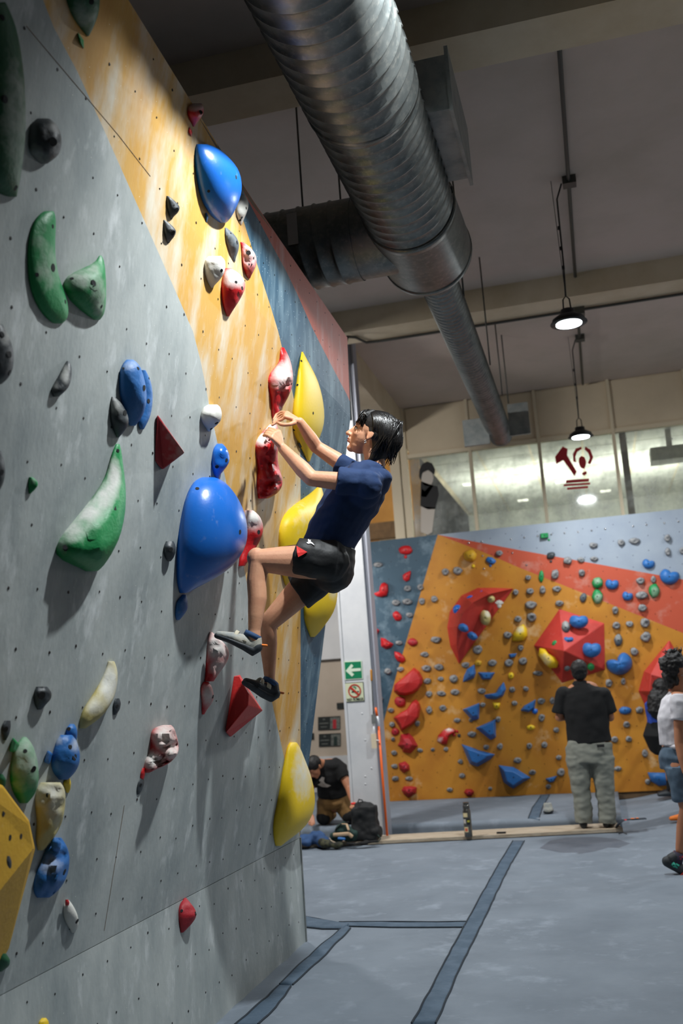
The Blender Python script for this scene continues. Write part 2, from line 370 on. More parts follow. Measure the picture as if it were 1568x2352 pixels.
def panel(name, mt, ya, yb, z0, z1, th=.018):
    zz = [z for z in zs if z0-1e-6 <= z <= z1+1e-6]; V = []; Fc = []; nc = 7; rows = []
    for z in zz:
        a = max(.2, min(YE, ya(z))); b = max(.2, min(YE, yb(z)))
        if b-a < 1e-4: b = a+1e-4
        for i in range(nc):
            y = a+(b-a)*i/(nc-1); V.append((surfx(y, z), y, z))
    n = len(zz)
    for i in range(n-1):
        for j in range(nc-1): Fc.append((i*nc+j, i*nc+j+1, (i+1)*nc+j+1, (i+1)*nc+j))
    k = len(V); V += [(v[0]-th, v[1], v[2]) for v in V]
    Fc += [tuple(q+k for q in f)[::-1] for f in Fc[:]]
    rim = [j for j in range(nc)]+[i*nc+nc-1 for i in range(1, n)]+[(n-1)*nc+j for j in range(nc-2, -1, -1)]+[i*nc for i in range(n-2, 0, -1)]
    Fc += [(rim[i], rim[(i+1) % len(rim)], rim[(i+1) % len(rim)]+k, rim[i]+k) for i in range(len(rim))]
    return mk(name, V, Fc, mt, climb)
LO = lambda z: .2
HI = lambda z: YE
g = .0012
o = panel('grey_panel', 'w_grey', LO, lambda z: min(c1(z), c2(z)), Z1, ZT); o['label'] = 'grey painted climbing panel'
o = panel('yellow_panel', 'w_yel', lambda z: c1(z), lambda z: c2(z), Z1, ZT); o['label'] = 'yellow painted climbing panel dulled with chalk'
o = panel('blue_panel', 'w_blu', lambda z: c2(z), lambda z: (c3(z) if z > zb3 else YE), Z1, ZT); o['label'] = 'slate blue painted climbing panel'
o = panel('orange_panel', 'w_org', lambda z: c3(z), HI, zb3, ZT); o['label'] = 'orange painted climbing panel'
b = MB().box((XW-.018, .2, -.3), (XW, YE, Z1-.003)); b.build('kicker_panel', 'w_grey', climb)['label'] = 'vertical grey kicker panel along the foot of the wall'
# panel joints on the grey field
sm_ = MB()
for p, q in (((239, 2138), (285, 1850)), ((60, 60), (272, 311)), ((272, 311), (345, 405))):
    A, B = wall(*p), wall(*q); t = nrm(B-A); s = np.cross(t, (1, 0, 0))*.0011; e = np.array((.0012, 0, 0))
    sm_.add([A-s+e, A+s+e, B+s+e, B-s+e, A-s-e, A+s-e, B+s-e, B-s-e], [(0, 1, 2, 3), (7, 6, 5, 4), (0, 4, 5, 1), (1, 5, 6, 2), (2, 6, 7, 3), (3, 7, 4, 0)])
sm_.build('panel_joint', 'ply', climb)
# threaded bolt holes all over the wall
nuts = MB(); k = 0
for iy in range(30):
    for iz in range(20):
        y = .9+iy*.19+random.uniform(-.02, .02)+(iz % 2)*.09; z = .16+iz*.195+random.uniform(-.02, .02)
        if z > ZT-.05 or y > YE-.06: continue
        c = np.array((surfx(y, z), y, z)); r = random.choice((.004, .0045, .0055))
        nuts.tube([c-(.003, 0, 0), c+(.0014, 0, 0)], r, 7)
nn = nuts.build('bolt_holes', 'hole', climb); nn['kind'] = 'stuff'
# thin metal strip on the far lower edge
MB().box((XW, YE-.004, .0), (XW+.006, YE+.012, Z1+.0)).build('edge_strip', 'galv2', climb)

# ---- floor mats
def matz(x, y):
    s = min(1, max(0, (x-.0)/.9)); s = s*s*(3-2*s); t = min(1, max(0, (y-10.0)/1.2)); t = t*t*(3-2*t)
    wr = noise.noise(Vector((x*1.1, y*.55, 0)))*.012+abs(noise.noise(Vector((x*.8+5, y*3.2, 3))))*.015
    return wr*min(1, max(0, (10.25-y)/1.0)+s*.6)+.10*s*t-.004
def near_end(x): return 10.50 if x < .02 else 13.32
def grid_mesh(xs, ysf, zf, depth):
    V = []; n = len(xs); m_ = 0
    for x in xs:
        ys = ysf(x); m_ = len(ys)
        for y in ys: V.append((x, y, zf(x, y)))
    Fc = [(i*m_+j, (i+1)*m_+j, (i+1)*m_+j+1, i*m_+j+1) for i in range(n-1) for j in range(m_-1)]
    k = len(V)
    V += [(v[0], v[1], -depth) for v in V]
    rim = [i*m_ for i in range(n)]+[(n-1)*m_+j for j in range(1, m_)]+[i*m_+m_-1 for i in range(n-2, -1, -1)]+[j for j in range(m_-2, 0, -1)]
    Fc += [(rim[i], rim[i]+k, rim[(i+1) % len(rim)]+k, rim[(i+1) % len(rim)]) for i in range(len(rim))]
    return V, Fc
XS = list(np.linspace(-7.5, XW, 30))+list(np.linspace(XW, .02, 56))[1:]+list(np.linspace(.02, 5.2, 90))[1:]
YS = list(np.linspace(.3, 6.40, 120))+list(np.linspace(6.40, 10.52, 90))[1:]+list(np.linspace(10.52, 13.28, 40))[1:]
V = [(x, y, matz(x, y)) for x in XS for y in YS]; ny = len(YS); Fc = []; ec = {}
for i in range(len(XS)-1):
    for j in range(ny-1):
        xm = (XS[i]+XS[i+1])/2; ym = (YS[j]+YS[j+1])/2
        if (xm < XW and ym < 6.4) or (xm < .02 and ym > 10.52): continue
        f_ = (i*ny+j, (i+1)*ny+j, (i+1)*ny+j+1, i*ny+j+1); Fc.append(f_)
        for a, b_ in zip(f_, f_[1:]+f_[:1]): ec[(min(a, b_), max(a, b_))] = ec.get((min(a, b_), max(a, b_)), [])+[(a, b_)]
dn = {}
def down(i):
    if i not in dn: dn[i] = len(V); V.append((V[i][0], V[i][1], -.31))
    return dn[i]
for e_ in ec.values():
    if len(e_) == 1: a, b_ = e_[0]; Fc.append((b_, a, down(a), down(b_)))
us = sorted(set(i for f_ in Fc for i in f_)); mp_ = {o_: n_ for n_, o_ in enumerate(us)}; V = [V[i] for i in us]; Fc = [tuple(mp_[i] for i in f_) for f_ in Fc]
nm = mk('crash_mat', V, Fc, 'mat', None, True); autosmooth(nm, 60)
tag(nm, 'grey cloth covered crash mat in the foreground, running up to the plank', 'mat')
def farz(x, y):
    d = y-10.98; r = .06
    e = 0 if d > r else r-math.sqrt(max(0, r*r-(r-d)**2))
    return .10-e+noise.noise(Vector((x*1.3, y*2, 1)))*.006
V, Fc = grid_mesh(np.linspace(-7.5, .02, 80), lambda x: list(10.98+np.array([0, .002, .006, .014, .026, .042, .06]))+list(np.linspace(11.12, 14.9 if x < -2.97 else 13.28, 24)), farz, .31)
fm = mk('crash_mat', V, Fc, 'mat', None, True); tag(fm, 'grey crash mat across the gap, at the foot of the ochre wall', 'mat')

def strip(name, Lp, Rp, mt, label, z=.006, zf=None, edge=True, owner=None):
    owner = owner or nm
    zf = zf or (lambda x, y: matz(x, y))
    def dense(P):
        out = []
        for a, b in zip(P[:-1], P[1:]):
            for i in range(10): out.append(a+(b-a)*i/10)
        return out+[P[-1]]
    zq = zf(*[atz(*Lp[0], 0)[i] for i in (0, 1)])
    A = dense([atz(*p, max(0, zq)) for p in Lp]); B = dense([atz(*p, max(0, zq)) for p in Rp]); n = len(A); V = []
    for a, b in zip(A, B):
        for t in (0, .12, .5, .88, 1):
            p = a+(b-a)*t; V.append((p[0], p[1], zf(p[0], p[1])+z*(1 if 0 < t < 1 else .2)+noise.noise(Vector((p[0]*9, p[1]*4, 2)))*.0025))
    Fc = [(i*5+j, i*5+j+1, (i+1)*5+j+1, (i+1)*5+j) for i in range(n-1) for j in range(4)]
    k = len(V); V += [(v[0], v[1], v[2]-.02) for v in V]
    rim = [0, 1, 2, 3, 4]+[i*5+4 for i in range(1, n)]+[(n-1)*5+j for j in (3, 2, 1, 0)]+[i*5 for i in range(n-2, 0, -1)]
    Fc += [(rim[i], rim[(i+1) % len(rim)], rim[(i+1) % len(rim)]+k, rim[i]+k) for i in range(len(rim))]
    o = mk(name, V, Fc, mt, owner, True); o['label'] = label
    if edge:
        for P in (A, B):
            t = MB().tube([(p[0], p[1], zf(p[0], p[1])+.0045) for p in P], .005, 5); t.build('stitched_edge', 'seam2', o)
    return o
strip('seam_strip', [(945, 2352), (1000, 2250), (1068, 2122), (1130, 2010), (1177, 1930)], [(1000, 2352), (1046, 2245), (1106, 2122), (1164, 2000), (1204, 1930)], 'seam', 'long blue seam tape running up the mat to the plank')
strip('seam_strip', [(778, 2119), (900, 2118), (1070, 2118)], [(802, 2130), (900, 2132), (1066, 2132)], 'seam', 'short blue seam tape crossing between the two long ones')
strip('seam_strip', [(538, 2352), (590, 2310), (640, 2265)], [(592, 2352), (634, 2315), (668, 2268)], 'seam', 'blue seam tape at the bottom edge, beside the kicker panel')
strip('seam_strip', [(642, 2262), (700, 2205), (790, 2128)], [(672, 2264), (732, 2210), (805, 2134)], 'seam', 'blue seam tape beside the wall corner, ending in a fold', .009)
strip('seam_strip', [(702, 2106), (740, 2112), (800, 2126)], [(702, 2132), (740, 2136), (788, 2136)], 'seam', 'rumpled blue flap of tape at the foot of the wall corner', .014)
strip('seam_strip', [(1213, 1880), (1222, 1856), (1242, 1828)], [(1238, 1880), (1246, 1854), (1262, 1826)], 'seam', 'blue seam tape on the far mat, left of the lying shoe', .006, farz, True, fm)
# darker flat patch and black strap on the mat
def flat_patch(name, pts, mt, label, cat, zf=matz, dz=.004):
    P = [atz(*p, .02) for p in pts]; c = sum(P)/len(P); V = []; n = len(P)
    for s in (1, .66, .33):
        for p in P:
            q = c+(p-c)*s; V.append((q[0], q[1], zf(q[0], q[1])+(dz if s < 1 else .0005)))
    V.append((c[0], c[1], zf(c[0], c[1])+dz)); Fc = []
    for r in range(2):
        for j in range(n): Fc.append((r*n+j, r*n+(j+1) % n, (r+1)*n+(j+1) % n, (r+1)*n+j))
    for j in range(n): Fc.append((2*n+j, 2*n+(j+1) % n, 3*n))
    return tag(mk(name, V, Fc, mt, None, True), label, cat)
flat_patch('dark_patch', [(1238, 1942), (1262, 1925), (1300, 1918), (1360, 1916), (1410, 1920), (1447, 1932), (1420, 1942), (1395, 1941), (1365, 1950), (1330, 1955), (1285, 1952)], 'mat_dark', 'darker patch on the mat in front of the plank', 'dark_patch')
# plank
P = [atz(690, 1941, .03), atz(1430, 1904, .03), atz(1416, 1890, .03), atz(885, 1918, .03)]
P[3] = atz(690, 1929, .03)
pl = MB(); top = [(p[0], p[1], .034) for p in P]; bot = [(p[0], p[1], .004) for p in P]
pl.add(top+bot, [(0, 1, 2, 3), (7, 6, 5, 4), (0, 4, 5, 1), (1, 5, 6, 2), (2, 6, 7, 3), (3, 7, 4, 0)])
tag(pl.build('wooden_plank', 'wood'), 'long worn wooden plank laid along the gap between mats', 'plank')

# ---- back climbing wall
YB = 13.3
bw = MB().box((-2.97, YB+.03, .0), (4.9, YB+.16, 3.53)).build('wall_back', 'ply', struct=True)
def bpanel(name, pts, mt, label):
    P = [aty(*p, YB) for p in pts]; n = len(P); V = [(p[0], YB, p[2]) for p in P]+[(p[0], YB+.03, p[2]) for p in P]
    o = mk(name, V, [tuple(range(n)), tuple(range(n, 2*n))[::-1]]+[(i, (i+1) % n, (i+1) % n+n, i+n) for i in range(n)], mt, bw)
    o['label'] = label; return o
RX = 2000
def yl(x, x0, y0, x1, y1): return y0+(y1-y0)*(x-x0)/(x1-x0)
top_r = yl(RX, 1005, 1228, 1568, 1168.5); up_r = yl(RX, 1190, 1263, 1568, 1331); lo_r = yl(RX, 1190, 1303, 1568, 1454); bot_r = yl(RX, 885, 1840, 1568, 1812)
bpanel('slate_panel', [(837, 1246), (1005, 1228), (910, 1550), (877, 1672), (858, 1735), (830, 1735)], 'b_blu', 'slate blue painted panel of the far wall')
bpanel('ochre_panel', [(1005, 1228), (1100, 1264), (1190, 1303), (RX, lo_r), (RX, bot_r), (885, 1843), (835, 1846), (858, 1735), (877, 1672), (910, 1550)], 'b_yel', 'ochre painted panel of the far wall')
bpanel('vermilion_panel', [(1005, 1228), (1190, 1263), (RX, up_r), (RX, lo_r), (1190, 1303), (1100, 1264)], 'b_org', 'vermilion stripe across the far wall')
bpanel('pale_panel', [(1005, 1228), (RX, top_r), (RX, up_r), (1190, 1263)], 'b_wht', 'pale grey painted top panel of the far wall')
A4 = lambda x, y: (820+x/4.126, 1170+y/4.126)
B4 = lambda x, y: (1190+x/4.148, 1170+y/4.148)
C4 = lambda x, y: (820+x/4.126, 1500+y/4.126)
D4 = lambda x, y: (1188+x/4.126, 1500+y/4.126)
studs = [B4(*p) for p in ((58, 268), (184, 253), (314, 238), (440, 226), (568, 214), (697, 201), (827, 187), (1092, 161), (1220, 147), (1389, 130), (1524, 117), (78, 530))]+[A4(*p) for p in ((1180, 307), (1458, 281), (1187, 440), (1470, 413), (1200, 562), (1055, 320))]
for p in studs:
    c = aty(*p, YB); MB().ell(c-(0, .004, 0), (.013, .008, .013), n=8, m=5).build('bolt_head', 'silver', bw, True)
bh = MB()
for i in range(34):
    for j in range(17):
        x = -2.85+i*.2+random.uniform(-.03, .03); z = .25+j*.2+random.uniform(-.03, .03)
        if z > 3.5: continue
        bh.tube([(x, YB+.01, z), (x, YB-.001, z)], .006, 6)
bh.build('bolt_holes', 'hole', bw)['kind'] = 'stuff'

# ---- window wall above and behind the far climbing wall
YW = 14.0
ww = MB().box((-2.42, YW+.02, 4.98), (4.9, YW+.10, 5.6)).build('wall_back', 'beige2', struct=True)
MB().box((-2.42, YW+.02, -.3), (4.9, YW+.10, 3.45)).build('lower_wall', 'beige2', ww)
mx = [-2.40, aty(1087, 1120, YW)[0], aty(1246, 1100, YW)[0], aty(1418, 1080, YW)[0], aty(1418, 1080, YW)[0]+1.02, aty(1418, 1080, YW)[0]+1.9, 4.85]
for i, x in enumerate(mx[1:-1]):
    MB().box((x-.022, YW-.04, 3.45), (x+.022, YW+.06, 5.6)).build('window_mullion', 'frame', ww, origin=(0, 0, 0)) if False else mk('window_mullion', MB().box((x-.022, YW-.04, 3.45), (x+.022, YW+.06, 5.6)).V, MB().box((0, 0, 0), (1, 1, 1)).F, 'frame', ww)
MB().box((-2.4, YW-.03, 4.83), (4.9, YW+.06, 4.89)).build('window_transom', 'frame', ww)
MB().box((-2.4, YW-.03, 3.42), (4.9, YW+.06, 3.48)).build('window_sill', 'frame', ww)
dk = aty(1440, 1100, YW)[0]
MB().box((dk-.035, YW+.06, 3.45), (dk+.055, YW+.12, 4.83)).build('dark_post', 'ply', ww)
for i in range(len(mx)-1):
    MB().box((mx[i]+.022, YW, 3.48), (mx[i+1]-.022, YW+.008, 4.83)).build('window_%d' % (i+1), 'glass', struct=True)
    MB().box((mx[i]+.024, YW+.0, 4.89), (mx[i+1]-.024, YW+.02, 5.58)).build('fascia_panel', 'beige2', ww)
# column at its left end
cl = MB().box((-2.66, YW-.06, -.3), (-2.52, YW+.1, 5.6)).build('trim_3', 'frame', struct=True)
MB().box((-2.50, YW-.02, -.3), (-2.41, YW+.1, 5.6)).build('column_flange', 'frame', cl)
# room behind the glass
YR = 21.0
MB().box((-2.4, YR, 3.0), (5.0, YR+.1, 5.3)).build('wall_back', 'tile', struct=True)
uc = MB().box((-2.4, YW+.12, 5.10), (5.0, YR, 5.14)).build('ceiling', 'frame', struct=True)
k = 0
for i in range(7):
    for j in range(9):
        x0 = -2.3+i*.80; y0 = YW+.3+j*.74
        lit = (i, j) in ((2, 5), (4, 4), (1, 7), (5, 2), (3, 7), (0, 4))
        MB().box((x0, y0, 5.085), (x0+.77, y0+.71, 5.12)).build('ceiling_tile', 'tile', uc)
        if lit: MB().box((x0+.25, y0+.25, 5.07), (x0+.45, y0+.42, 5.09)).build('recessed_light', 'tube', uc)
MB().box((-2.4, YW+.13, 3.0), (5.0, YR, 3.05)).build('floor', 'tile', struct=True)
# hanging projector box seen through the fourth window
t = empty('ceiling_projector', (1.35, 15.3, 4.82)); tag(t, 'square white box hanging from the ceiling behind the right-hand window', 'box')
MB().box((1.05, 15.1, 4.60), (1.62, 15.5, 4.80)).build('housing', 'wpaint', t)
MB().box((1.3, 15.25, 4.80), (1.38, 15.33, 5.1)).build('mount', 'wpaint', t)
# decals on the glass (plain stand-ins)
def decal(name, polys, y, label, cat='decal'):
    t = None
    for nm_, mt, pts in polys:
        P = [aty(*p, y) for p in pts]; n = len(P)
        V = [tuple(p) for p in P]+[(p[0], y+.004, p[2]) for p in P]
        if t is None:
            t = empty(name, sum(P)/n); tag(t, label, cat)
        mk(nm_, V, [tuple(range(n)), tuple(range(n, 2*n))[::-1]]+[(i, (i+1) % n, (i+1) % n+n, i+n) for i in range(n)], mt, t)
def blob(cx, cy, rx, ry, n=14, a=0, j=0):
    out = []
    for i in range(n):
        q = 2*math.pi*i/n; s = 1+random.uniform(-j, j); x = rx*math.cos(q)*s; y = ry*math.sin(q)*s
        out.append((cx+x*math.cos(a)-y*math.sin(a), cy+x*math.sin(a)+y*math.cos(a)))
    return out
decal('window_decal', [('legs', 'decw', [(966, 1163), (999, 1166), (992, 1222), (982, 1228), (966, 1222)]),
    ('coat', 'deca', [(966, 1105), (985, 1112), (1004, 1117), (1007, 1135), (999, 1169), (982, 1170), (965, 1162)]),
    ('arm', 'decw', [(968, 1122), (975, 1128), (990, 1112), (995, 1116), (978, 1142), (967, 1140)]),
    ('face', 'decw', blob(981, 1098, 14, 19, 14)), ('hair', 'deca', [(962, 1094), (963, 1078), (969, 1066), (980, 1060), (992, 1064), (999, 1078), (997, 1090), (983, 1080), (970, 1086), (966, 1104)])],
    YW-.008, 'black and pale stencil of a standing figure on the leftmost glass pane')
decal('window_decal', [('angular_shape', 'decr', [(1274, 1049), (1292, 1025), (1303, 1031), (1302, 1046), (1324, 1083), (1319, 1094), (1293, 1057), (1277, 1066)]),
    ('ring_left', 'decr', [(1316, 1060), (1315, 1042), (1322, 1030), (1334, 1026), (1336, 1031), (1325, 1038), (1321, 1050), (1323, 1062)]),
    ('ring_right', 'decr', [(1344, 1026), (1355, 1032), (1362, 1050), (1356, 1066), (1349, 1064), (1354, 1052), (1350, 1040), (1342, 1032)]),
    ('spot', 'decr', blob(1338, 1062, 10, 13, 10, 0, .25)), ('spot', 'decr', blob(1342, 1087, 5, 5, 8, 0, .3)),
    ('text_line', 'decr', [(1299, 1103), (1352, 1099), (1352, 1106), (1299, 1110)]), ('text_line', 'decr', [(1294, 1112), (1355, 1108), (1355, 1113), (1294, 1117)]), ('text_line', 'decr', [(1302, 1120), (1350, 1116), (1350, 1121), (1302, 1125)])],
    YW-.008, 'red abstract decal with lines of text on the glass behind the far lamp')

# ---- side room on the left: pillar, white lintel, beige wall with posters
wl = MB().box((-7.5, 15.0, .1), (-2.45, 15.1, 2.09)).build('wall_back', 'beige', struct=True)
MB().box((-7.5, 14.94, .1), (-2.6, 15.0, .62)).build('baseboard_back', 'wpaint', struct=True)
MB().box((-7.5, 14.9, 2.07), (-2.7, 15.1, 3.55)).build('wall_back', 'wpaint', struct=True)
MB().box((-7.5, 16.6, 3.3), (-2.66, 16.7, 5.6)).build('wall_back', 'warm', struct=True)
MB().box((-7.5, 15.7, 3.98), (-2.7, 15.9, 4.24)).build('trim_4', 'ply', struct=True)
MB().box((-7.5, 14.9, 3.5), (-2.7, 16.7, 3.55)).build('floor', 'wpaint', struct=True)
MB().box((-7.5, 14.1, 5.55), (-2.5, 16.7, 5.6)).build('ceiling', 'beam', struct=True)
MB().box((-3.35, 16.1, 3.55), (-3.05, 16.4, 4.12)).build('trim_5', 'frame', struct=True)
MB().box((-7.5, 8.0, -.3), (-7.4, 16.7, 5.6)).build('wall_left', 'wpaint', struct=True)
for i, (a, b, lab) in enumerate((((730, 1645), (781, 1675), 'upper black poster with a photo on its right side, beige wall'), ((732, 1684), (782, 1713), 'lower black poster with a photo on its right side, beige wall'))):
    t = empty('poster', aty((a[0]+b[0])/2, (a[1]+b[1])/2, 14.98)); tag(t, lab, 'poster')
    y = 14.975
    def q(name, x0, y0, x1, y1, mt, dy=0, t=t):
        P = [aty(x0, y0, y-dy), aty(x1, y0-(x1-x0)*.05, y-dy), aty(x1, y1-(x1-x0)*.05, y-dy), aty(x0, y1, y-dy)]
        mk(name, [tuple(p) for p in P]+[(p[0], p[1]+.006, p[2]) for p in P], [(0, 1, 2, 3), (7, 6, 5, 4), (0, 1, 5, 4), (1, 2, 6, 5), (2, 3, 7, 6), (3, 0, 4, 7)], mt, t)
    x0, y0 = a; q('board', x0, y0+2, b[0], b[1]+2, 'post')
    q('photo', x0+28, y0+3, b[0]-1, b[1], 'postg', .008); q('figure', x0+34, y0+8, x0+42, b[1]-1, 'ink' if i else 'maroon', .012)
    q('text_line', x0+3, y0+16, x0+24, y0+18, 'postg', .008); q('mark', x0+11, y0+6, x0+16, y0+9, 'postg', .008); q('text_line', x0+6, y0+24, x0+20, y0+26, 'postg', .008)
for (px, py, lab) in ((781, 1621, 'small black plate on the beige wall behind the white pillar'), (713, 1691, 'black poster edge peeking out beside the blue wall panel')):
    c = aty(px, py, 14.97); tag(MB().box(c-(.055, 0, .045), c+(.055, .01, .045)).build('wall_plate', 'post'), lab, 'plate')
# pillar (steel column clad with channels)
YP = 10.70
pt = MB().box((-2.755, YP, -.31), (-2.43, YP+.22, 5.6)).build('trim_6', 'pill', struct=True)
MB().box((-2.755, YP-.012, -.3), (-2.728, YP, 5.6)).build('pillar_lip', 'pill', pt)
MB().box((-2.43, YP+.03, -.3), (-2.405, YP+.2, 5.6)).build('pillar_channel', 'steel', pt)
MB().box((-2.395, YP+.02, -.3), (-2.375, YP+.2, 5.6)).build('pillar_channel', 'steel', pt)
for zz in (1.02, .56, .64, 1.3, .72):
    c = np.array((random.uniform(-2.62, -2.5), YP, zz)); MB().ell(c, (.012, .006, .010), n=8, m=5).build('bolt_head', 'pill', pt, True)
# signs
def onp(px, py, d): return aty(px, py, YP-d)
def signq(name, pts, mt, parent, d, th=.004):
    P = [onp(*p, d) for p in pts]; n = len(P)
    return mk(name, [tuple(p) for p in P]+[(p[0], p[1]+th, p[2]) for p in P], [tuple(range(n)), tuple(range(n, 2*n))[::-1]]+[(i, (i+1) % n, (i+1) % n+n, i+n) for i in range(n)], mt, parent)
S = lambda x, y: (780+x/19.6, 1500+y/19.6)
t = empty('exit_sign', onp(*S(620, 760), .006)); tag(t, 'green exit sign with a white arrow pointing left, on the pillar', 'sign')
signq('backing', [S(180, 370), S(985, 325), S(1040, 1160), S(240, 1215)], 'signw', t, .008)
signq('green_field', [S(215, 415), S(945, 375), S(1000, 1120), S(265, 1170)], 'signg', t, .011)
signq('arrow', [S(265, 800), S(520, 490), S(610, 580), S(510, 700), S(945, 675), S(950, 800), S(520, 840), S(645, 960), S(550, 1060)], 'signw', t, .014)
t = empty('no_smoking_sign', onp(*S(680, 1760), .006)); tag(t, 'pale no smoking sign with red circle, below the exit sign', 'sign')
signq('backing', [S(215, 1345), S(1060, 1295), S(1115, 2160), S(275, 2220)], 'ink', t, .006)
signq('luminous_field', [S(240, 1370), S(1035, 1325), S(1090, 2140), S(300, 2190)], 'signc', t, .010)
ro = []; ri = []
for i in range(28):
    q_ = 2*math.pi*i/28; ro.append((665+290*math.cos(q_), 1700+305*math.sin(q_))); ri.append((665+235*math.cos(q_), 1700+250*math.sin(q_)))
b = MB(); Vr = [onp(*S(*p), .015) for p in ro+ri]; b.add(Vr+[v+(0, .003, 0) for v in Vr], [(i, (i+1) % 28, 28+(i+1) % 28, 28+i) for i in range(28)]+[(i, (i+1) % 28, 56+(i+1) % 28, 56+i) for i in range(28)]); b.build('red_ring', 'signr', t)
signq('red_slash', [S(430, 1560), S(500, 1500), S(890, 1850), S(830, 1900)], 'signr', t, .018)
signq('cigarette', [S(520, 1735), S(760, 1710), S(760, 1750), S(530, 1775)], 'ink', t, .014); signq('cigarette_tip', [S(785, 1708), S(850, 1700), S(855, 1745), S(785, 1750)], 'ink', t, .014)
signq('smoke_curl', [S(590, 1520), S(680, 1500), S(735, 1550), S(720, 1620), S(680, 1610), S(690, 1560), S(650, 1540), S(600, 1550)], 'signg', t, .014)
def text(s, size, loc, mt, parent, rot, name='lettering', ext=.001, bold=0):
    cu = bpy.data.curves.new('t', 'FONT'); cu.body = s; cu.size = size; cu.extrude = ext; cu.align_x = 'CENTER'; cu.align_y = 'CENTER'; cu.offset = bold
    o = bpy.data.objects.new('t', cu); COL.objects.link(o); dg = bpy.context.evaluated_depsgraph_get()
    me = bpy.data.meshes.new_from_object(o.evaluated_get(dg)); bpy.data.objects.remove(o)
    V = np.array([v.co for v in me.vertices]) @ np.array(Matrix(rot).to_3x3()).T+np.array(loc); Fc = [tuple(p.vertices) for p in me.polygons]
    return mk(name, V, Fc, mt, parent)
ROTX = Matrix.Rotation(math.radians(90), 3, 'X')
text('NO FUMAR', .036, onp(*S(690, 2080), .016), 'ink', t, ROTX, bold=.0006)
# orange pole leaning, with the bracket it hangs on
t = empty('pole', aty(888, 1922, 10.62)); tag(t, 'orange pole with a white band leaning beside the white pillar', 'pole')
pa = [aty(862, 1625, 10.66), aty(866, 1645, 10.66), aty(869, 1668, 10.655), aty(889, 1921, 10.62)]
MB().tube(pa[2:], .013, 10).build('lower_pole', 'orange', t, True); MB().tube(pa[1:3], .0132, 10).build('white_band', 'whitep', t, True); MB().tube(pa[:2], .013, 10).build('upper_pole', 'orange', t, True)
t = empty('wall_tool', aty(856, 1600, 10.66)); tag(t, 'thin dark stick with green cap and grey box hung on the pillar edge', 'tool')
MB().tube([aty(852, 1540, 10.64), aty(853, 1562, 10.64)], .012, 8, round_=True).build('cap', 'b_yel', t, True)
MB().tube([aty(853, 1560, 10.64), aty(858, 1645, 10.64)], .006, 8).build('stick', 'cable', t, True)
c = aty(858, 1652, 10.63); MB().box(c-(.02, .02, .05), c+(.02, .02, .05)).build('box', 'galv2', t)
c = aty(859, 1702, 10.63); MB().box(c-(.026, .02, .075), c+(.026, .02, .075)).build('tag_board', 'frame', t); MB().tube([aty(858, 1664, 10.63), aty(859, 1692, 10.63)], .009, 8).build('clip', 'whitep', t, True)
MB().tube([aty(862, 1700, 10.62), aty(871, 1701, 10.62)], .006, 6).build('hook', 'whitep', t, True)

# ================================================================== DUCTS, CONDUITS, LAMPS
def duct(name, p0, p1, r, pitch, mt, parent, ridge=.012, ext=None):
    p0 = np.array(p0, float); p1 = np.array(p1, float); Ld = np.linalg.norm(p1-p0); ax = (p1-p0)/Ld
    u = nrm(np.cross(ax, (0, 0, 1))); v = np.cross(ax, u); n = 40; rows = []
    s = 0
    while s < Ld:
        for ds, dr in ((0, 0), (pitch*.70, 0), (pitch*.78, ridge), (pitch*.86, ridge), (pitch*.94, 0)):
            if s+ds < Ld: rows.append((s+ds, dr))
        s += pitch
    rows.append((Ld, 0)); V = []
    for (s, dr) in rows:
        for j in range(n):
            q = 2*math.pi*j/n; tw = 0 if s in (0, Ld) else pitch*j/n*.8
            V.append(p0+ax*min(Ld, s+tw)+(u*math.cos(q)+v*math.sin(q))*(r+dr))
    Fc = [(i*n+j, i*n+(j+1) % n, (i+1)*n+(j+1) % n, (i+1)*n+j) for i in range(len(rows)-1) for j in range(n)]
    Fc.append(tuple(range(n))); Fc.append(tuple(range((len(rows)-1)*n, len(rows)*n)))
    o = mk(name, V, Fc, mt, parent, True); autosmooth(o, 60); return o
DX, DZ = -.86, 4.5
t = empty('ventilation_duct', (DX, 6.2, DZ)); tag(t, 'large ribbed galvanised air duct with a side branch under the ceiling', 'duct')
duct('main_duct', (DX, .3, DZ), (DX, 4.52, DZ), .292, .105, 'galv', t, .008)
duct('main_duct', (DX, 4.50, DZ), (DX, 5.82, DZ), .286, .105, 'galv', t, .008)
MB().tube([(DX, 4.49, DZ), (DX, 4.53, DZ)], .299, 40).build('joint_band', 'galv', t, True)
b = MB().tube([(DX, 5.78, DZ), (DX, 5.9, DZ), (DX, 6.42, DZ), (DX, 6.50, DZ), (DX, 6.505, DZ)], [.296, .30, .312, .312, .155], 48); o = b.build('tee_piece', 'galv', t, True); autosmooth(o, 40)
MB().tube([(DX, 6.47, DZ), (DX, 6.51, DZ)], .318, 48).build('joint_band', 'galv', t, True)
MB().tube([(DX, 5.79, DZ), (DX, 5.86, DZ)], .301, 48).build('joint_band', 'galv', t, True)
o = MB().tube([(DX-.05, 6.12, DZ), (DX-.42, 6.12, DZ)], .268, 40).build('branch_collar', 'galv', t, True); autosmooth(o, 60)
duct('branch_duct', (DX-.40, 6.12, DZ), (-3.2, 6.12, DZ), .275, .11, 'galv', t, .008)
duct('small_duct', (DX, 6.48, DZ), (DX-.02, 11.95, DZ), .138, .075, 'galv', t, .006)
o = MB().box((DX+.24, 4.85, 4.52), (DX+.42, 5.62, 4.84)).build('side_outlet', 'galv2', t)
MB().box((DX+.41, 4.82, 4.49), (DX+.43, 5.66, 4.87)).build('outlet_flange', 'galv2', t)
MB().box((DX+.12, 11.5, 4.36), (DX+.36, 11.55, 4.74)).build('end_outlet', 'galv2', t)
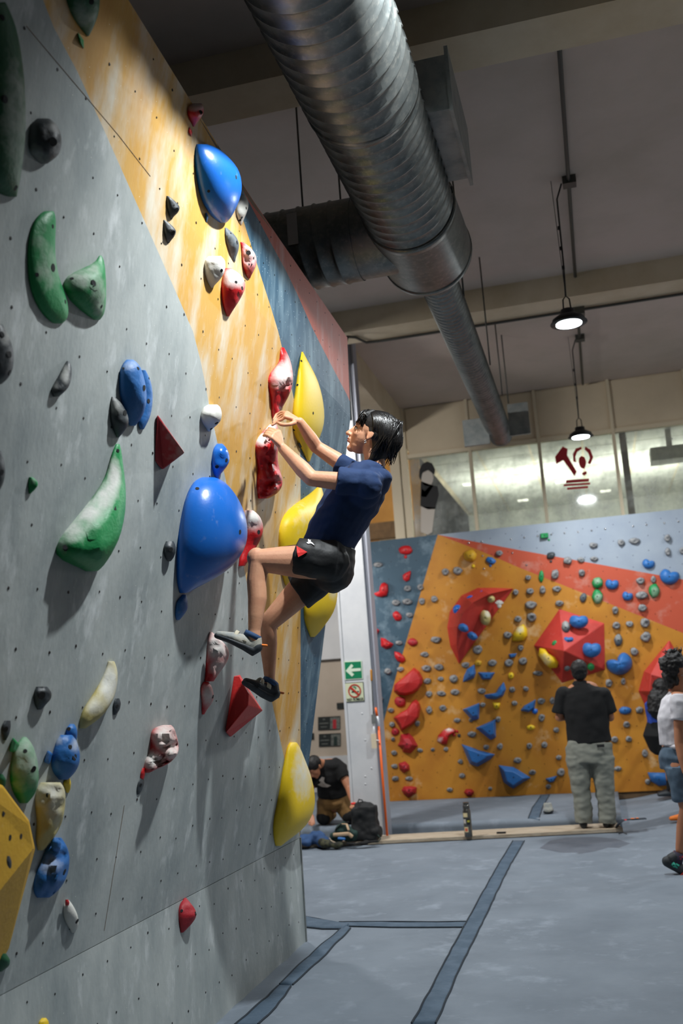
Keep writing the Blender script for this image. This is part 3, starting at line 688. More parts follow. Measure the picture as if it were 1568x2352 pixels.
MB().box((DX-.42, 11.5, 4.30), (DX-.12, 11.55, 4.62)).build('end_outlet', 'galv2', t)
rods = [(-1.15, 3.2, 4.5), (-.56, 3.75, 4.5), (-1.63, 6.12, 4.7), (-1.42, 6.38, 4.7), (DX+.14, 7.4, 4.5), (DX-.14, 8.4, 4.5), (DX+.15, 9.2, 4.5), (DX+.14, 10.6, 4.6), (DX+.14, 11.5, 4.75)]
for x, y, z in rods:
    MB().tube([(x, y, 5.6), (x, y, z)], .007, 6).build('hanger_rod', 'cond', t, True)
for x, y in ((-1.63, 6.12),):
    MB().box((x-.035, y-.30, 4.40), (x+.035, y-.285, 4.62)).build('hanger_strap', 'silver', t)
# conduits
t = empty('conduit', (.18, 7.9, 5.56)); tag(t, 'thin grey conduit running under the ceiling along the lamp row', 'conduit')
MB().tube([(.18, .5, 5.56), (.18, 13.9, 5.56)], .016, 8).build('pipe', 'cond', t, True)
for (lx, ly, lz) in LAMPS:
    MB().box((.13, ly-.05, 5.53), (.24, ly+.05, 5.60)).build('junction_box', 'cond', t)
cpts = [(-2.27, 9.9, 4.35), (-2.262, 9.9, 5.20), (-2.25, 9.95, 5.29), (-2.2, 10.1, 5.33)]
t = empty('conduit', (-2.25, 9.9, 4.4)); tag(t, 'dark conduit dropping beside the near wall top and crossing the ceiling', 'conduit')
MB().tube(cpts+[(-2.12, 10.3, 5.325), (-1.95, 10.32, 5.325), (4.9, 10.32, 5.325)], .016, 8).build('pipe', 'cond', t, True)
MB().box((.12, 10.28, 5.27), (.24, 10.38, 5.348)).build('junction_box', 'cond', t)
def high_bay(x, y, z, label):
    t = empty('pendant_lamp', (x, y, z)); tag(t, label, 'lamp', None)
    MB().tube([(x, y, z-.01), (x, y, z+.02), (x, y, z+.05), (x, y, z+.055), (x, y, z+.10)], [.135, .13, .085, .06, .055], 28).build('housing', 'lampb', t, True)
    MB().tube([(x, y, z-.018), (x, y, z-.012)], .148, 28).build('rim', 'lampb', t, True)
    MB().tube([(x, y, z-.026), (x, y, z-.018)], .104, 28).build('lens', 'lens', t, True)
    MB().tube([(x-.03, y, z+.10), (x-.025, y, z+.19), (x, y, z+.22), (x+.025, y, z+.19), (x+.03, y, z+.10)], .006, 6).build('yoke', 'cable', t, True)
    MB().tube([(x, y, z+.22), (x+.012, y, z+.5), (x+.02, y-.02, 5.42), (x+.07, y-.02, 5.55)], .007, 6).build('cable', 'cable', t, True)
    MB().tube([(x, y, z+.22), (x-.012, y, 5.6)], .003, 5).build('chain', 'cond', t, True)
    for zz in (z+.45, z+.62, z+.8): MB().tube([(x+.008, y, zz), (x+.009, y, zz+.03)], .011, 6).build('cable_tie', 'cable', t, True)
high_bay(*LAMPS[0], 'round high bay pendant lamp over the climber')
high_bay(*LAMPS[1], 'round high bay pendant lamp, the nearer of the two glowing ones')
high_bay(*LAMPS[2], 'round high bay pendant lamp hanging in front of the red decal')

# ================================================================== HOLDS ON THE NEAR WALL
NV = nrm((1, 0, -SL))
def chalkval(px, py, spots):
    v = 0
    for (cx, cy, rx, ry, a) in spots: 
        d = ((px-cx)/rx)**2+((py-cy)/ry)**2
        v = max(v, a*max(0, 1-d*.55))
    return v
def bolt(o, px, py, r, mt='dark'):
    me = o.data; T = BVHTree.FromPolygons([tuple(np.array(v.co)+WL[o.name]) for v in me.vertices], [tuple(p.vertices) for p in me.polygons])
    d = ray(px, py); loc, no, idx, dist = T.ray_cast(Vector(O), Vector(d))
    if loc is None: return
    no = no if no.dot(Vector(d)) < 0 else -no
    c = np.array(loc); nv = np.array(no)
    MB().tube([c-nv*.012, c+nv*.0009], r, 12).build('bolt_hole', mt, o)
def hold(rows, mt, label, r=.7, bolts=(), chalk=(), name='climbing_hold', nr=22, nc=15, hmax=.5, lump=.03, off=0, br=None, pw=1.0, seed=0, cat='hold', group=None, parent=None):
    rows = sorted(rows); ys = np.array([q[0] for q in rows], float); xl = np.array([q[1] for q in rows], float); xr = np.array([q[2] for q in rows], float)
    t = (1-np.cos(np.linspace(0, math.pi, nr)))/2; yy = ys[0]+(ys[-1]-ys[0])*t
    XL = np.interp(yy, ys, xl); XR = np.interp(yy, ys, xr)
    for _ in range(2):
        XL[1:-1] = .5*XL[1:-1]+.25*(XL[:-2]+XL[2:]); XR[1:-1] = .5*XR[1:-1]+.25*(XR[:-2]+XR[2:])
    V = []; A = []; Wm = max(XR-XL)
    for y, a, b_ in zip(yy, XL, XR):
        c0 = wall((a+b_)/2, y); p0 = proj(c0); pn = proj(c0+NV*.05); py_ = proj(c0+np.array((0, .05, 0)))
        pxn = (pn[0]-p0[0])/.05; pxy = (py_[0]-p0[0])/.05; k = r*pxn/max(60, pxy); W_ = b_-a
        bb = W_/(1+math.sqrt(1+k*k)); hp = k*bb
        if hp/pxn > hmax: hp = hmax*pxn; bb = max(W_*.1, (W_*W_-hp*hp)/(2*W_))
        for j in range(nc):
            th = math.pi*j/(nc-1); px = a+bb-bb*math.cos(th)+hp*math.sin(th)**pw
            h = hp/pxn*math.sin(th)**pw
            nzv = noise.noise(Vector((px*.05+seed, y*.05, 3.1)))+.5*noise.noise(Vector((px*.13+seed, y*.13, 7.7)))
            h2 = h*(1+lump*4*nzv)-.004*(h < 1e-5)+off
            V.append(wall(px, y, max(-.004, h2))); A.append(chalkval(px, y, chalk))
    Fc = [(i*nc+j, i*nc+j+1, (i+1)*nc+j+1, (i+1)*nc+j) for i in range(nr-1) for j in range(nc-1)]
    Fc += [(i*nc, (i+1)*nc, (i+1)*nc+nc-1, i*nc+nc-1) for i in range(nr-1)]
    Fc += [tuple(range(nc)), tuple(range((nr-1)*nc, nr*nc))]
    o = mk(name, V, Fc, mt, parent, True, attr=A); autosmooth(o, 75)
    if parent is None: tag(o, label, cat, group)
    for q in bolts: bolt(o, q[0], q[1], (q[2] if len(q) > 2 else 4)*.0022)
    return o
def vol(verts, faces, mt, label, name='volume', cat='volume', chalk=(), parent=None, bolts=(), flat=True, pf=None):
    pf = pf or wall
    V = [pf(*v) for v in verts]; A = [chalkval(v[0], v[1], chalk) for v in verts]
    o = mk(name, V, faces, mt, parent, not flat, attr=A)
    if parent is None: tag(o, label, cat)
    elif label: o['label'] = label
    m_ = o.modifiers.new('bevel', 'BEVEL'); m_.width = .006; m_.segments = 2; m_.limit_method = 'ANGLE'
    for q in bolts: bolt(o, q[0], q[1], (q[2] if len(q) > 2 else 4)*.0022)
    return o
H = hold
H([(5, -70, 12), (60, -70, 38), (150, -70, 54), (230, -70, 60), (300, -70, 60), (350, -65, 56), (400, -55, 48), (430, -30, 43), (452, 20, 38)], 'green_shade', 'huge green hold, colour darkened for shade, cut off by the top left edge', chalk=[(40, 260, 40, 110, .35)], bolts=[(12, 228, 5), (5, 40, 4), (36, 432, 4)], lump=.02)
H([(272, 85, 112), (285, 68, 130), (310, 63, 141), (335, 62, 142), (355, 68, 136), (368, 82, 120), (376, 94, 108)], 'dgrey', 'dark grey dome hold beside the huge dark green one', r=.8, bolts=[(122, 325, 6), (96, 308, 2)], chalk=[(80, 355, 20, 22, .35), (130, 290, 20, 20, .3)])
H([(-25, 146, 230), (0, 150, 230), (30, 160, 227), (50, 172, 220), (70, 188, 211), (83, 199, 204)], 'green_shade', 'dark green hold cut off by the top edge', chalk=[(190, 30, 25, 30, .3)], bolts=[(210, 4, 4)], r=.8)
vol([(177, 70), (193, 92), (194, 118), (181, 98), (184, 90, .02)], [(0, 1, 4), (1, 2, 4), (2, 3, 4), (3, 0, 4), (0, 3, 2, 1)], 'green', 'tiny green diamond below the dark green hold at the top', 'screw_on_chip', 'hold')
H([(485, 103, 122), (495, 85, 128), (515, 72, 129), (545, 64, 127), (580, 60, 126), (620, 61, 131), (655, 65, 141), (680, 72, 152), (700, 82, 158), (720, 95, 158), (735, 110, 155), (743, 125, 140)], 'green', 'long green crescent hold with a rounded top', r=.35, bolts=[(122, 615, 6), (121, 520, 3), (85, 631, 3), (150, 693, 3)], chalk=[(110, 620, 26, 50, .4), (95, 560, 20, 30, .2)])
H([(587, 228, 233), (600, 219, 239), (612, 208, 241), (622, 168, 242), (635, 147, 243), (650, 142, 244), (670, 145, 244), (690, 158, 244), (710, 180, 242), (725, 200, 238), (735, 218, 228)], 'green', 'chalky green fin shaped hold touching the long green crescent', r=.5, bolts=[(215, 650, 5), (165, 640, 3), (233, 704, 3)], chalk=[(180, 640, 40, 25, .6), (225, 680, 16, 50, .5), (215, 615, 14, 16, .5)])
H([(745, -20, 5), (765, -35, 17), (790, -40, 28), (820, -42, 33), (850, -40, 30), (870, -30, 18), (882, -15, 3)], 'dgrey', 'dark grey oval hold cut off by the left edge', bolts=[(20, 812, 6), (22, 856, 4), (5, 768, 4)], chalk=[(15, 770, 14, 20, .4)])
H([(829, 153, 158), (840, 145, 164), (860, 135, 166), (875, 125, 163), (890, 117, 158), (900, 114, 148), (911, 122, 135)], 'dgrey', 'small grey curved fin hold pointing up, left of the blue double hold', r=.9, chalk=[(150, 860, 10, 22, .6), (128, 885, 8, 12, .4)])
H([(1035, -20, 3), (1060, -30, 10), (1085, -32, 13), (1110, -28, 8), (1128, -20, -2)], 'dgrey', 'grey hold at the left edge, mostly out of view', bolts=[(4, 1085, 4)])
H([(1096, 66, 75), (1105, 64, 86), (1115, 63, 88), (1125, 64, 80), (1134, 66, 70)], 'green', 'tiny green foothold, alone on the grey left of the green wave hold', r=1.1, chalk=[(78, 1105, 8, 8, .2)])
H([(1020, 266, 274), (1035, 258, 279), (1060, 250, 281), (1090, 243, 286), (1120, 228, 289), (1150, 205, 290), (1180, 180, 288), (1210, 155, 282), (1240, 130, 274), (1265, 120, 260), (1285, 122, 248), (1300, 185, 238), (1312, 195, 222)], 'green', 'long wavy green hold with a white chalk streak', r=.6, bolts=[(264, 1167, 5), (150, 1257, 4), (271, 1035, 3)],
  chalk=[(262, 1100, 15, 45, 1), (240, 1140, 20, 30, 1), (205, 1175, 30, 26, 1), (165, 1215, 32, 26, .85), (140, 1245, 20, 20, .4)], lump=.05)
H([(850, 325, 334), (875, 323, 346), (900, 325, 351), (930, 325, 350), (955, 318, 346), (975, 317, 336), (986, 322, 330)], 'blue2', 'blue oval hold peeking out behind its larger blue twin', r=.45, bolts=[(341, 921, 4), (342, 869, 2)], off=.004)
H([(826, 290, 305), (835, 280, 318), (850, 273, 326), (880, 271, 334), (910, 273, 338), (940, 280, 334), (960, 288, 325), (978, 297, 310)], 'blue2', 'blue oval hold above the dark red pyramid, with a grey teardrop at its side', r=.75, bolts=[(331, 891, 5), (317, 846, 3), (283, 846, 2)], chalk=[(300, 838, 20, 12, .3)])
H([(911, 256, 262), (925, 252, 278), (950, 251, 293), (970, 252, 297), (985, 257, 290), (1000, 265, 277), (1005, 268, 273)], 'dgrey', 'grey teardrop hold leaning against the blue oval hold', r=.8, bolts=[(287, 949, 5)], chalk=[(265, 935, 16, 20, .35)])
vol([(361, 952), (354, 1060), (372, 1079), (404, 1035), (425, 1040, .105), (362, 952, .012), (374, 1079, .012)], [(5, 1, 6, 4), (0, 1, 5), (1, 2, 6), (2, 3, 4, 6), (3, 0, 5, 4), (0, 3, 2, 1)], 'maroon', 'dark red pyramid volume on the grey panel, right of the blue ovals', chalk=[(425, 1040, 10, 10, .4)])
H([(929, 478, 498), (935, 466, 506), (950, 458, 510), (965, 460, 508), (975, 466, 500), (985, 473, 487), (991, 478, 482)], 'white', 'white dome hold with a black scuff, near the climber side of the grey', r=.9, bolts=[(497, 972, 4), (485, 985, 3)], chalk=[(480, 950, 30, 25, .3)])
H([(1019, 498, 510), (1028, 489, 520), (1045, 485, 527), (1060, 484, 528), (1075, 485, 519), (1090, 490, 505), (1102, 497, 502)], 'blue', 'small blue egg hold just above the giant blue one', r=.8, bolts=[(520, 1057, 4), (498, 1072, 4)])
bb = H([(1096, 465, 490), (1103, 447, 510), (1120, 434, 530), (1150, 422, 550), (1180, 415, 563), (1210, 410, 569), (1240, 406, 569), (1260, 404, 563), (1290, 403, 545), (1320, 403, 510), (1345, 406, 460), (1362, 412, 430)], 'blue', 'giant glossy blue dome hold beside the knee of the climber', r=.62, nr=30, nc=21, bolts=[(551, 1222, 5), (453, 1122, 4)], lump=.0)
H([(1366, 418, 428), (1380, 404, 431), (1400, 401, 431), (1415, 401, 420), (1424, 404, 412)], 'blue2', 'small blue hold hanging right under the giant blue dome', r=.6, chalk=[(415, 1405, 10, 6, .2)])
H([(1172, 560, 580), (1185, 556, 597), (1210, 556, 606), (1230, 556, 603), (1255, 556, 590), (1280, 548, 575), (1300, 546, 562)], 'red', 'red dome hold with chalky top, peeking behind the giant blue dome', r=.8, bolts=[(594, 1222, 5)], chalk=[(580, 1190, 30, 26, .9)])
H([(1243, 380, 398), (1255, 374, 404), (1270, 374, 403), (1282, 378, 398), (1289, 384, 392)], 'dgrey', 'small dark grey foothold left of the giant blue dome', r=1.0, bolts=[(392, 1262, 4)])
H([(1452, 480, 487), (1465, 476, 500), (1478, 474, 518), (1495, 473, 527), (1515, 472, 525), (1535, 470, 512), (1550, 470, 500), (1565, 468, 490)], 'red', 'red hold white with chalk, under the left shoe of the climber', r=.9, chalk=[(500, 1480, 30, 45, .85), (505, 1530, 25, 25, .7)], lump=.05)
H([(1566, 466, 478), (1578, 459, 487), (1600, 460, 492), (1615, 462, 488), (1630, 462, 475), (1641, 463, 469)], 'red', 'smaller chalky red hold directly below the chalked foothold', r=.7, bolts=[(489, 1600, 4)], chalk=[(478, 1600, 16, 26, .7)])
vol([(537, 1551), (517, 1680), (528, 1693), (590, 1640), (571, 1592, .09), (570, 1620, .10), (604, 1631, .08), (550, 1552, .02), (519, 1682, .02), (529, 1693, .02)],
    [(0, 1, 8, 5, 4, 7), (1, 2, 9, 8), (2, 3, 6, 9), (8, 9, 6, 5), (4, 5, 6), (7, 4, 6, 3, 0), (0, 3, 2, 1)], 'redv', 'faceted red volume under the right shoe of the climber', chalk=[(560, 1610, 10, 10, .2)])
H([(1519, 247, 262), (1535, 243, 269), (1560, 232, 271), (1585, 218, 267), (1605, 204, 262), (1625, 190, 250), (1645, 182, 235), (1660, 180, 215), (1673, 181, 195)], 'cream', 'curved cream banana hold with chalk, on the lower grey panel', r=.6, chalk=[(250, 1570, 22, 50, .9), (220, 1620, 22, 22, .7)], lump=.04, seed=4)
H([(1604, 264, 274), (1615, 259, 278), (1630, 258, 275), (1642, 260, 266)], 'dgrey', 'tiny black chip behind the cream banana hold', r=.5, bolts=[(269, 1622, 3)])
H([(1577, 82, 108), (1590, 76, 119), (1605, 75, 118), (1620, 79, 104), (1630, 85, 95)], 'dgrey', 'square dark grey foothold left of the cream banana hold', r=.8, bolts=[(96, 1597, 6)], lump=.06)
H([(1655, 10, 24), (1668, 2, 25), (1685, 3, 22), (1700, 6, 14)], 'dgrey', 'dark grey chip near the left edge above the chalky green egg', r=.5, bolts=[(13, 1675, 4)])
H([(1693, 52, 60), (1710, 35, 75), (1740, 25, 85), (1770, 20, 89), (1800, 21, 89), (1825, 30, 80), (1845, 45, 62)], 'green', 'chalky green egg hold beside the yellow volume', r=.8, bolts=[(58, 1725, 3), (77, 1767, 5)], chalk=[(60, 1745, 40, 60, .55), (50, 1790, 30, 30, .3)])
vol([(28, 1692), (20, 1727), (36, 1730), (48, 1712), (38, 1702, .05), (30, 1722, .05)], [(0, 1, 5, 4), (1, 2, 5), (2, 3, 4, 5), (3, 0, 4), (0, 3, 2, 1)], 'green', 'bright green wedge at the upper left of the chalky green egg', 'screw_on_chip', 'hold')
H([(1663, 160, 170), (1672, 151, 176), (1685, 149, 178), (1700, 152, 176), (1706, 158, 170)], 'blue2', 'round blue nub on top of the lower left blue hold', r=.8, bolts=[(158, 1674, 3)])
H([(1688, 138, 165), (1700, 128, 176), (1730, 118, 184), (1755, 114, 183), (1775, 120, 172), (1791, 135, 155)], 'blue2', 'plump blue hold between the green egg and the cream banana', r=.8, bolts=[(171, 1738, 6), (161, 1715, 4)], chalk=[(175, 1710, 14, 16, .5), (130, 1700, 12, 12, .4)])
vol([(108, 1722), (100, 1752), (114, 1758), (122, 1730), (116, 1728, .04), (108, 1745, .04)], [(0, 1, 5, 4), (1, 2, 5), (2, 3, 4, 5), (3, 0, 4), (0, 3, 2, 1)], 'blue2', 'small blue wedge at the left side of the plump blue hold', 'screw_on_chip', 'hold')
H([(1797, 92, 140), (1815, 80, 150), (1840, 78, 151), (1865, 80, 148), (1890, 84, 143), (1915, 80, 130), (1940, 82, 112), (1953, 86, 98)], 'cream', 'bulbous cream hold hooked downward, below the plump blue one', r=.7, bolts=[(106, 1827, 4)], chalk=[(112, 1825, 40, 30, .8), (125, 1870, 20, 30, .5)], lump=.08, seed=2)
H([(1787, 150, 160), (1798, 143, 163), (1812, 148, 162), (1821, 152, 158)], 'yel', 'tiny yellow nub beside the bulbous cream hold', r=.8)
vol([(-60, 1790), (5, 1802), (67, 1885), (81, 1950), (22, 2180), (-10, 2235), (-60, 2240), (5, 1806, .12), (64, 1885, .13), (76, 1950, .13), (-60, 2120, .20), (-60, 1800, .14)],
    [(1, 2, 8, 7), (2, 3, 9, 8), (3, 4, 5, 10, 9), (7, 8, 9, 10, 11), (0, 1, 7, 11), (5, 6, 10), (0, 11, 10, 6), (0, 6, 5, 4, 3, 2, 1)], 'yelv', 'big faceted yellow volume cut off by the lower left edge', bolts=[(8, 1868, 4), (23, 1924, 4), (48, 1921, 4)])
H([(1966, 5, 22), (1978, 3, 27), (1992, 3, 27), (2005, 6, 20), (2012, 10, 16)], 'dgrey', 'dark grey nub screwed onto the big yellow volume', r=.8, off=.14)
H([(1778, -8, 6), (1790, -10, 14), (1805, -8, 13), (1815, -4, 4)], 'green_shade', 'dark green hold sliver at the left edge above the yellow volume', r=.8)
H([(1924, 118, 140), (1940, 108, 152), (1960, 100, 160), (1985, 88, 160), (2010, 78, 156), (2030, 74, 146), (2048, 74, 132), (2062, 84, 112)], 'blue2', 'deep blue ring hold with a scooped face, lower left', r=.6, chalk=[(115, 1990, 30, 24, .35)], bolts=[(148, 2003, 5), (128, 1938, 4)], lump=.10, seed=9)
H([(1925, 121, 132), (1935, 117, 141), (1948, 118, 140), (1956, 122, 134)], 'blue2', 'round blue knob on top of the deep blue ring hold', r=.8, off=.03)
H([(2067, 150, 158), (2080, 144, 168), (2100, 143, 178), (2120, 150, 181), (2132, 158, 178), (2143, 164, 172)], 'white', 'white and red speckled foothold below the blue ring hold', r=.7, bolts=[(177, 2116, 4)], chalk=[(165, 2105, 20, 40, .6)])
H([(2066, 150, 157), (2073, 149, 160), (2080, 150, 158)], 'red', 'tiny red tip on the white speckled foothold', r=.6, off=.018)
H([(2062, 424, 427), (2075, 412, 438), (2090, 408, 450), (2105, 408, 452), (2120, 410, 442), (2135, 413, 428), (2142, 414, 420)], 'maroon', 'dull red drop hold alone on the kicker panel', r=.8, bolts=[(449, 2098, 4), (417, 2092, 3)])
H([(1665, 375, 392), (1672, 350, 400), (1690, 343, 406), (1710, 343, 410), (1728, 341, 411), (1740, 334, 403), (1755, 329, 388), (1765, 328, 362), (1775, 330, 342)], 'red', 'knobbly pink hold shaped like a claw, on the lower grey panel', r=.9, chalk=[(380, 1690, 30, 40, .8), (350, 1745, 26, 20, .9), (395, 1725, 22, 22, .8)], lump=.14, nr=26, seed=5)
H([(1764, 326, 333), (1775, 322, 334), (1788, 321, 331), (1793, 322, 328)], 'red', 'thin red nub under the pink claw hold', r=.6)
H([(1788, 321, 330), (1800, 315, 331), (1815, 313, 326), (1825, 314, 319)], 'dgrey', 'small black chip under the thin red nub', r=.4, bolts=[(323, 1803, 3)])
H([(1705, 665, 680), (1715, 658, 688), (1745, 652, 700), (1780, 645, 714), (1820, 640, 723), (1855, 632, 724), (1885, 626, 712), (1910, 625, 690), (1930, 628, 660), (1943, 632, 645)], 'yel', 'glossy yellow flame shaped hold at the lower end of the wall', r=.42, nr=28, chalk=[(695, 1780, 22, 55, .7), (690, 1740, 14, 30, .5)], lump=.0)
vol([(688, 1738), (689, 1752), (696, 1755), (692, 1734, .02), (698, 1750, .02)], [(0, 1, 3), (1, 2, 4, 3), (2, 0, 3, 4), (0, 2, 1)], 'stick3', 'tiny lime chip beside the yellow flame shaped hold', 'screw_on_chip', 'hold')
H([(1300, 715, 770), (1330, 705, 776), (1360, 700, 776), (1385, 696, 773), (1410, 695, 765), (1430, 699, 750), (1450, 706, 735), (1463, 712, 722)], 'yel', 'yellow curved hold showing below the shorts of the climber', r=.40, nr=26, chalk=[(765, 1360, 10, 18, .5)], lump=.0)
H([(1118, 729, 737), (1130, 716, 742), (1145, 697, 744), (1160, 672, 744), (1178, 650, 742), (1210, 639, 738), (1250, 637, 732), (1290, 640, 722), (1330, 648, 700), (1345, 655, 685)], 'yel', 'pale yellow scooped hold behind the waist of the climber', r=.30, nr=26, chalk=[(700, 1190, 30, 40, .2)], lump=.03)
yt = H([(808, 692, 695), (830, 686, 706), (870, 680, 727), (910, 674, 738), (940, 670, 742), (970, 668, 743), (990, 670, 738), (1010, 680, 730), (1035, 693, 718), (1060, 706, 711)], 'yel', 'tall pointed yellow hold behind the wrist of the climber', r=.26, pw=.7, nr=26, bolts=[(692, 829, 3), (683, 884, 3), (719, 949, 4), (675, 988, 3)], chalk=[], lump=.0)
H([(798, 645, 652), (812, 641, 660), (828, 641, 667), (842, 636, 670), (850, 620, 672), (862, 614, 673), (880, 613, 673), (900, 617, 668), (925, 621, 655), (945, 622, 642), (962, 625, 634)], 'red', 'upper red hooked hold with a chalky crook, above the hands', r=.6, nr=28, bolts=[(669, 882, 3)], chalk=[(650, 860, 24, 26, .85), (662, 845, 12, 30, .7), (645, 880, 22, 16, .6), (655, 815, 6, 18, .25)], lump=.10, seed=3)
H([(975, 618, 636), (990, 604, 640), (1003, 590, 641), (1020, 584, 640), (1040, 585, 637), (1060, 589, 638), (1080, 590, 642), (1100, 588, 650), (1120, 588, 648), (1135, 590, 635), (1145, 592, 615)], 'red', 'lower red bone shaped hold gripped by both hands', r=.55, nr=30, chalk=[(600, 1008, 18, 14, 1), (620, 978, 16, 14, 1), (640, 1095, 14, 14, .3)], lump=.12, seed=8)
H([(237, 445, 462), (243, 430, 467), (260, 428, 468), (270, 431, 462), (285, 440, 450), (291, 443, 446)], 'red', 'small red hold near the top edge of the wall', r=.8, bolts=[(461, 257, 4)], chalk=[(450, 243, 24, 12, .7)])
vol([(434, 289), (431, 302), (439, 317), (443, 303), (438, 303, .015)], [(0, 1, 4), (1, 2, 4), (2, 3, 4), (3, 0, 4), (0, 3, 2, 1)], 'red', 'tiny red diamond under the topmost red hold', 'screw_on_chip', 'hold')
H([(448, 548, 562), (460, 543, 570), (475, 540, 571), (490, 540, 566), (503, 545, 560), (516, 551, 555)], 'white', 'white hold with black scuffs, behind the big upper blue hold', r=.6, bolts=[(565, 478, 3), (555, 500, 3), (551, 506, 3)])
H([(331, 450, 475), (340, 447, 500), (360, 445, 525), (385, 446, 546), (410, 449, 555), (440, 455, 556), (465, 463, 548), (490, 478, 536), (505, 495, 527), (512, 506, 518)], 'blue', 'big glossy blue shield hold near the top of the wall', r=.55, nr=28, nc=19, bolts=[(542, 407, 4), (479, 439, 3)], lump=.0)
vol([(474, 486), (470, 490), (473, 515), (480, 500), (477, 497, .015)], [(0, 1, 4), (1, 2, 4), (2, 3, 4), (3, 0, 4), (0, 3, 2, 1)], 'blue2', 'tiny blue diamond below the big blue shield hold', 'screw_on_chip', 'hold')
H([(450, 382, 386), (460, 381, 400), (475, 381, 414), (488, 384, 410), (498, 389, 398), (504, 392, 395)], 'dgrey', 'upper of two matching dark grey shark tooth holds', r=.9, bolts=[(406, 482, 4), (399, 471, 2)])
H([(505, 375, 378), (515, 374, 392), (530, 374, 406), (543, 377, 401), (553, 382, 392), (559, 385, 388)], 'dgrey', 'lower of two matching dark grey shark tooth holds', r=.9, bolts=[(397, 535, 5), (391, 529, 2)])
H([(523, 516, 520), (540, 515, 540), (558, 518, 550), (575, 524, 548), (590, 530, 542), (601, 536, 540)], 'grey', 'slender grey leaf hold left of the red speckled one', r=.6, bolts=[(544, 557, 4), (530, 536, 2)], chalk=[(530, 560, 14, 20, .2)])
H([(556, 551, 558), (568, 552, 575), (585, 553, 588), (603, 554, 590), (620, 558, 584), (632, 564, 577), (640, 570, 574)], 'red', 'red hold speckled with chalk, next to the slate stripe', r=.8, bolts=[(582, 594, 4), (570, 580, 5), (572, 607, 2), (578, 607, 2)], chalk=[(575, 585, 20, 30, .65)], lump=.08, seed=6)
H([(588, 478, 507), (598, 468, 517), (615, 467, 518), (630, 469, 514), (645, 474, 503), (655, 480, 492), (661, 484, 489)], 'white', 'chalk white shell hold beside the red cone hold', r=.8, bolts=[(508, 622, 4)], chalk=[(490, 620, 40, 40, .3)])
H([(616, 516, 530), (630, 510, 552), (645, 507, 563), (660, 506, 564), (675, 506, 558), (690, 507, 550), (705, 511, 540), (720, 517, 530), (727, 521, 526)], 'red', 'red cone hold with a chalky top, below the white shell hold', r=.85, bolts=[(556, 662, 4), (542, 648, 3)], chalk=[(540, 640, 28, 22, .85)])
H([(2190, -10, 14), (2205, -12, 24), (2218, -10, 22), (2232, -8, 4)], 'green_shade', 'dark green hold below the big yellow volume', r=.7)
H([(2338, 96, 106), (2346, 88, 112), (2360, 86, 112), (2372, 92, 106)], 'yel', 'yellow hold just entering the bottom edge', r=.7)
# black tape on the pointed yellow hold
A_, B_ = (684, 1018), (694, 1012)
P = [wall(*q) for q in ((683, 1019, .006), (691, 1014, .012), (696, 1023, .012), (688, 1029, .006))]
mk('black_tape', [tuple(p) for p in P]+[tuple(p+NV*.003) for p in P], [(0, 1, 2, 3), (7, 6, 5, 4), (0, 1, 5, 4), (1, 2, 6, 5), (2, 3, 7, 6), (3, 0, 4, 7)], 'cable', yt)

# ================================================================== HOLDS ON THE FAR WALL
def fb(px, py, h=0.0): return aty(px, py, YB-h)
def dome(pts, mt, h, parent=None, name='climbing_hold', prof=None, off=0, seed=0, lump=.15, chalk=(), flat=False, cc=None):
    P = np.array(pts, float); c = P.mean(0) if cc is None else np.array(cc, float); n = len(P); V = []; A = []
    prof = prof or ((1, 0), (.93, .38), (.78, .68), (.52, .9), (.25, .99))
    for s, hh in prof:
        for p in P:
            q = c+(p-c)*s; hq = off+h*hh*(1+lump*noise.noise(Vector((q[0]*.12+seed, q[1]*.12, seed*1.7)))*(hh > 0))
            V.append(fb(q[0], q[1], hq)); A.append(chalkval(q[0], q[1], chalk))
    V.append(fb(c[0], c[1], off+h)); A.append(chalkval(c[0], c[1], chalk)); k = len(prof)
    Fc = [(r*n+j, r*n+(j+1) % n, (r+1)*n+(j+1) % n, (r+1)*n+j) for r in range(k-1) for j in range(n)]+[((k-1)*n+j, (k-1)*n+(j+1) % n, k*n) for j in range(n)]+[tuple(range(n))[::-1]]
    return mk(name, V, Fc, mt, parent, not flat, attr=A)
PXM = 13.3/2287
LAND = []
def far(pts, mt, label, h=None, tail=None, bolts=True, **k):
    P = np.array(pts); wd = min(np.ptp(P[:, 0]), np.ptp(P[:, 1]))*PXM
    cat = k.pop('cat', 'hold'); nm_ = k.pop('name', 'climbing_hold'); bc = k.pop('bc', None)
    o = dome(pts, mt, h or wd*.42, name=nm_, seed=len(LAND)*1.3, **k)
    if k.get('flat'):
        m_ = o.modifiers.new('bevel', 'BEVEL'); m_.width = .006; m_.segments = 1; m_.limit_method = 'ANGLE'
    tag(o, label, cat); c = P.mean(0); LAND.append((c[0], c[1], label)); 
    if bolts: bolt(o, *(bc or c), .009 if wd > .07 else .006)
    return o
def el(f, x, y, w_, h_, n=16, j=.07, a=0):
    return [f(*p) for p in blob(x, y, w_/2, h_/2, n, a, j)]
def kid(f, x, y, w_, h_, a=0, notch=.55):
    """kidney: disc with a bite out of the top (rotated by a)"""
    out = []
    for i in range(26):
        q = 2*math.pi*i/26-math.pi/2+.001; d = (i/26); d = min(d, 1-d)
        s = 1-notch*max(0, 1-d/.13)**1.0 if d < .13 else 1
        X = math.cos(q)*s; Y = math.sin(q)*s
        if d < .13: Y = Y*.95
        out.append(f(x+(X*math.cos(a)-Y*math.sin(a))*w_/2, y+(X*math.sin(a)+Y*math.cos(a))*h_/2))
    return out
def pl_(f, *p): return [f(*q) for q in p]
FP = dict(prof=((1, 0), (.62, 1)), flat=True, lump=0)
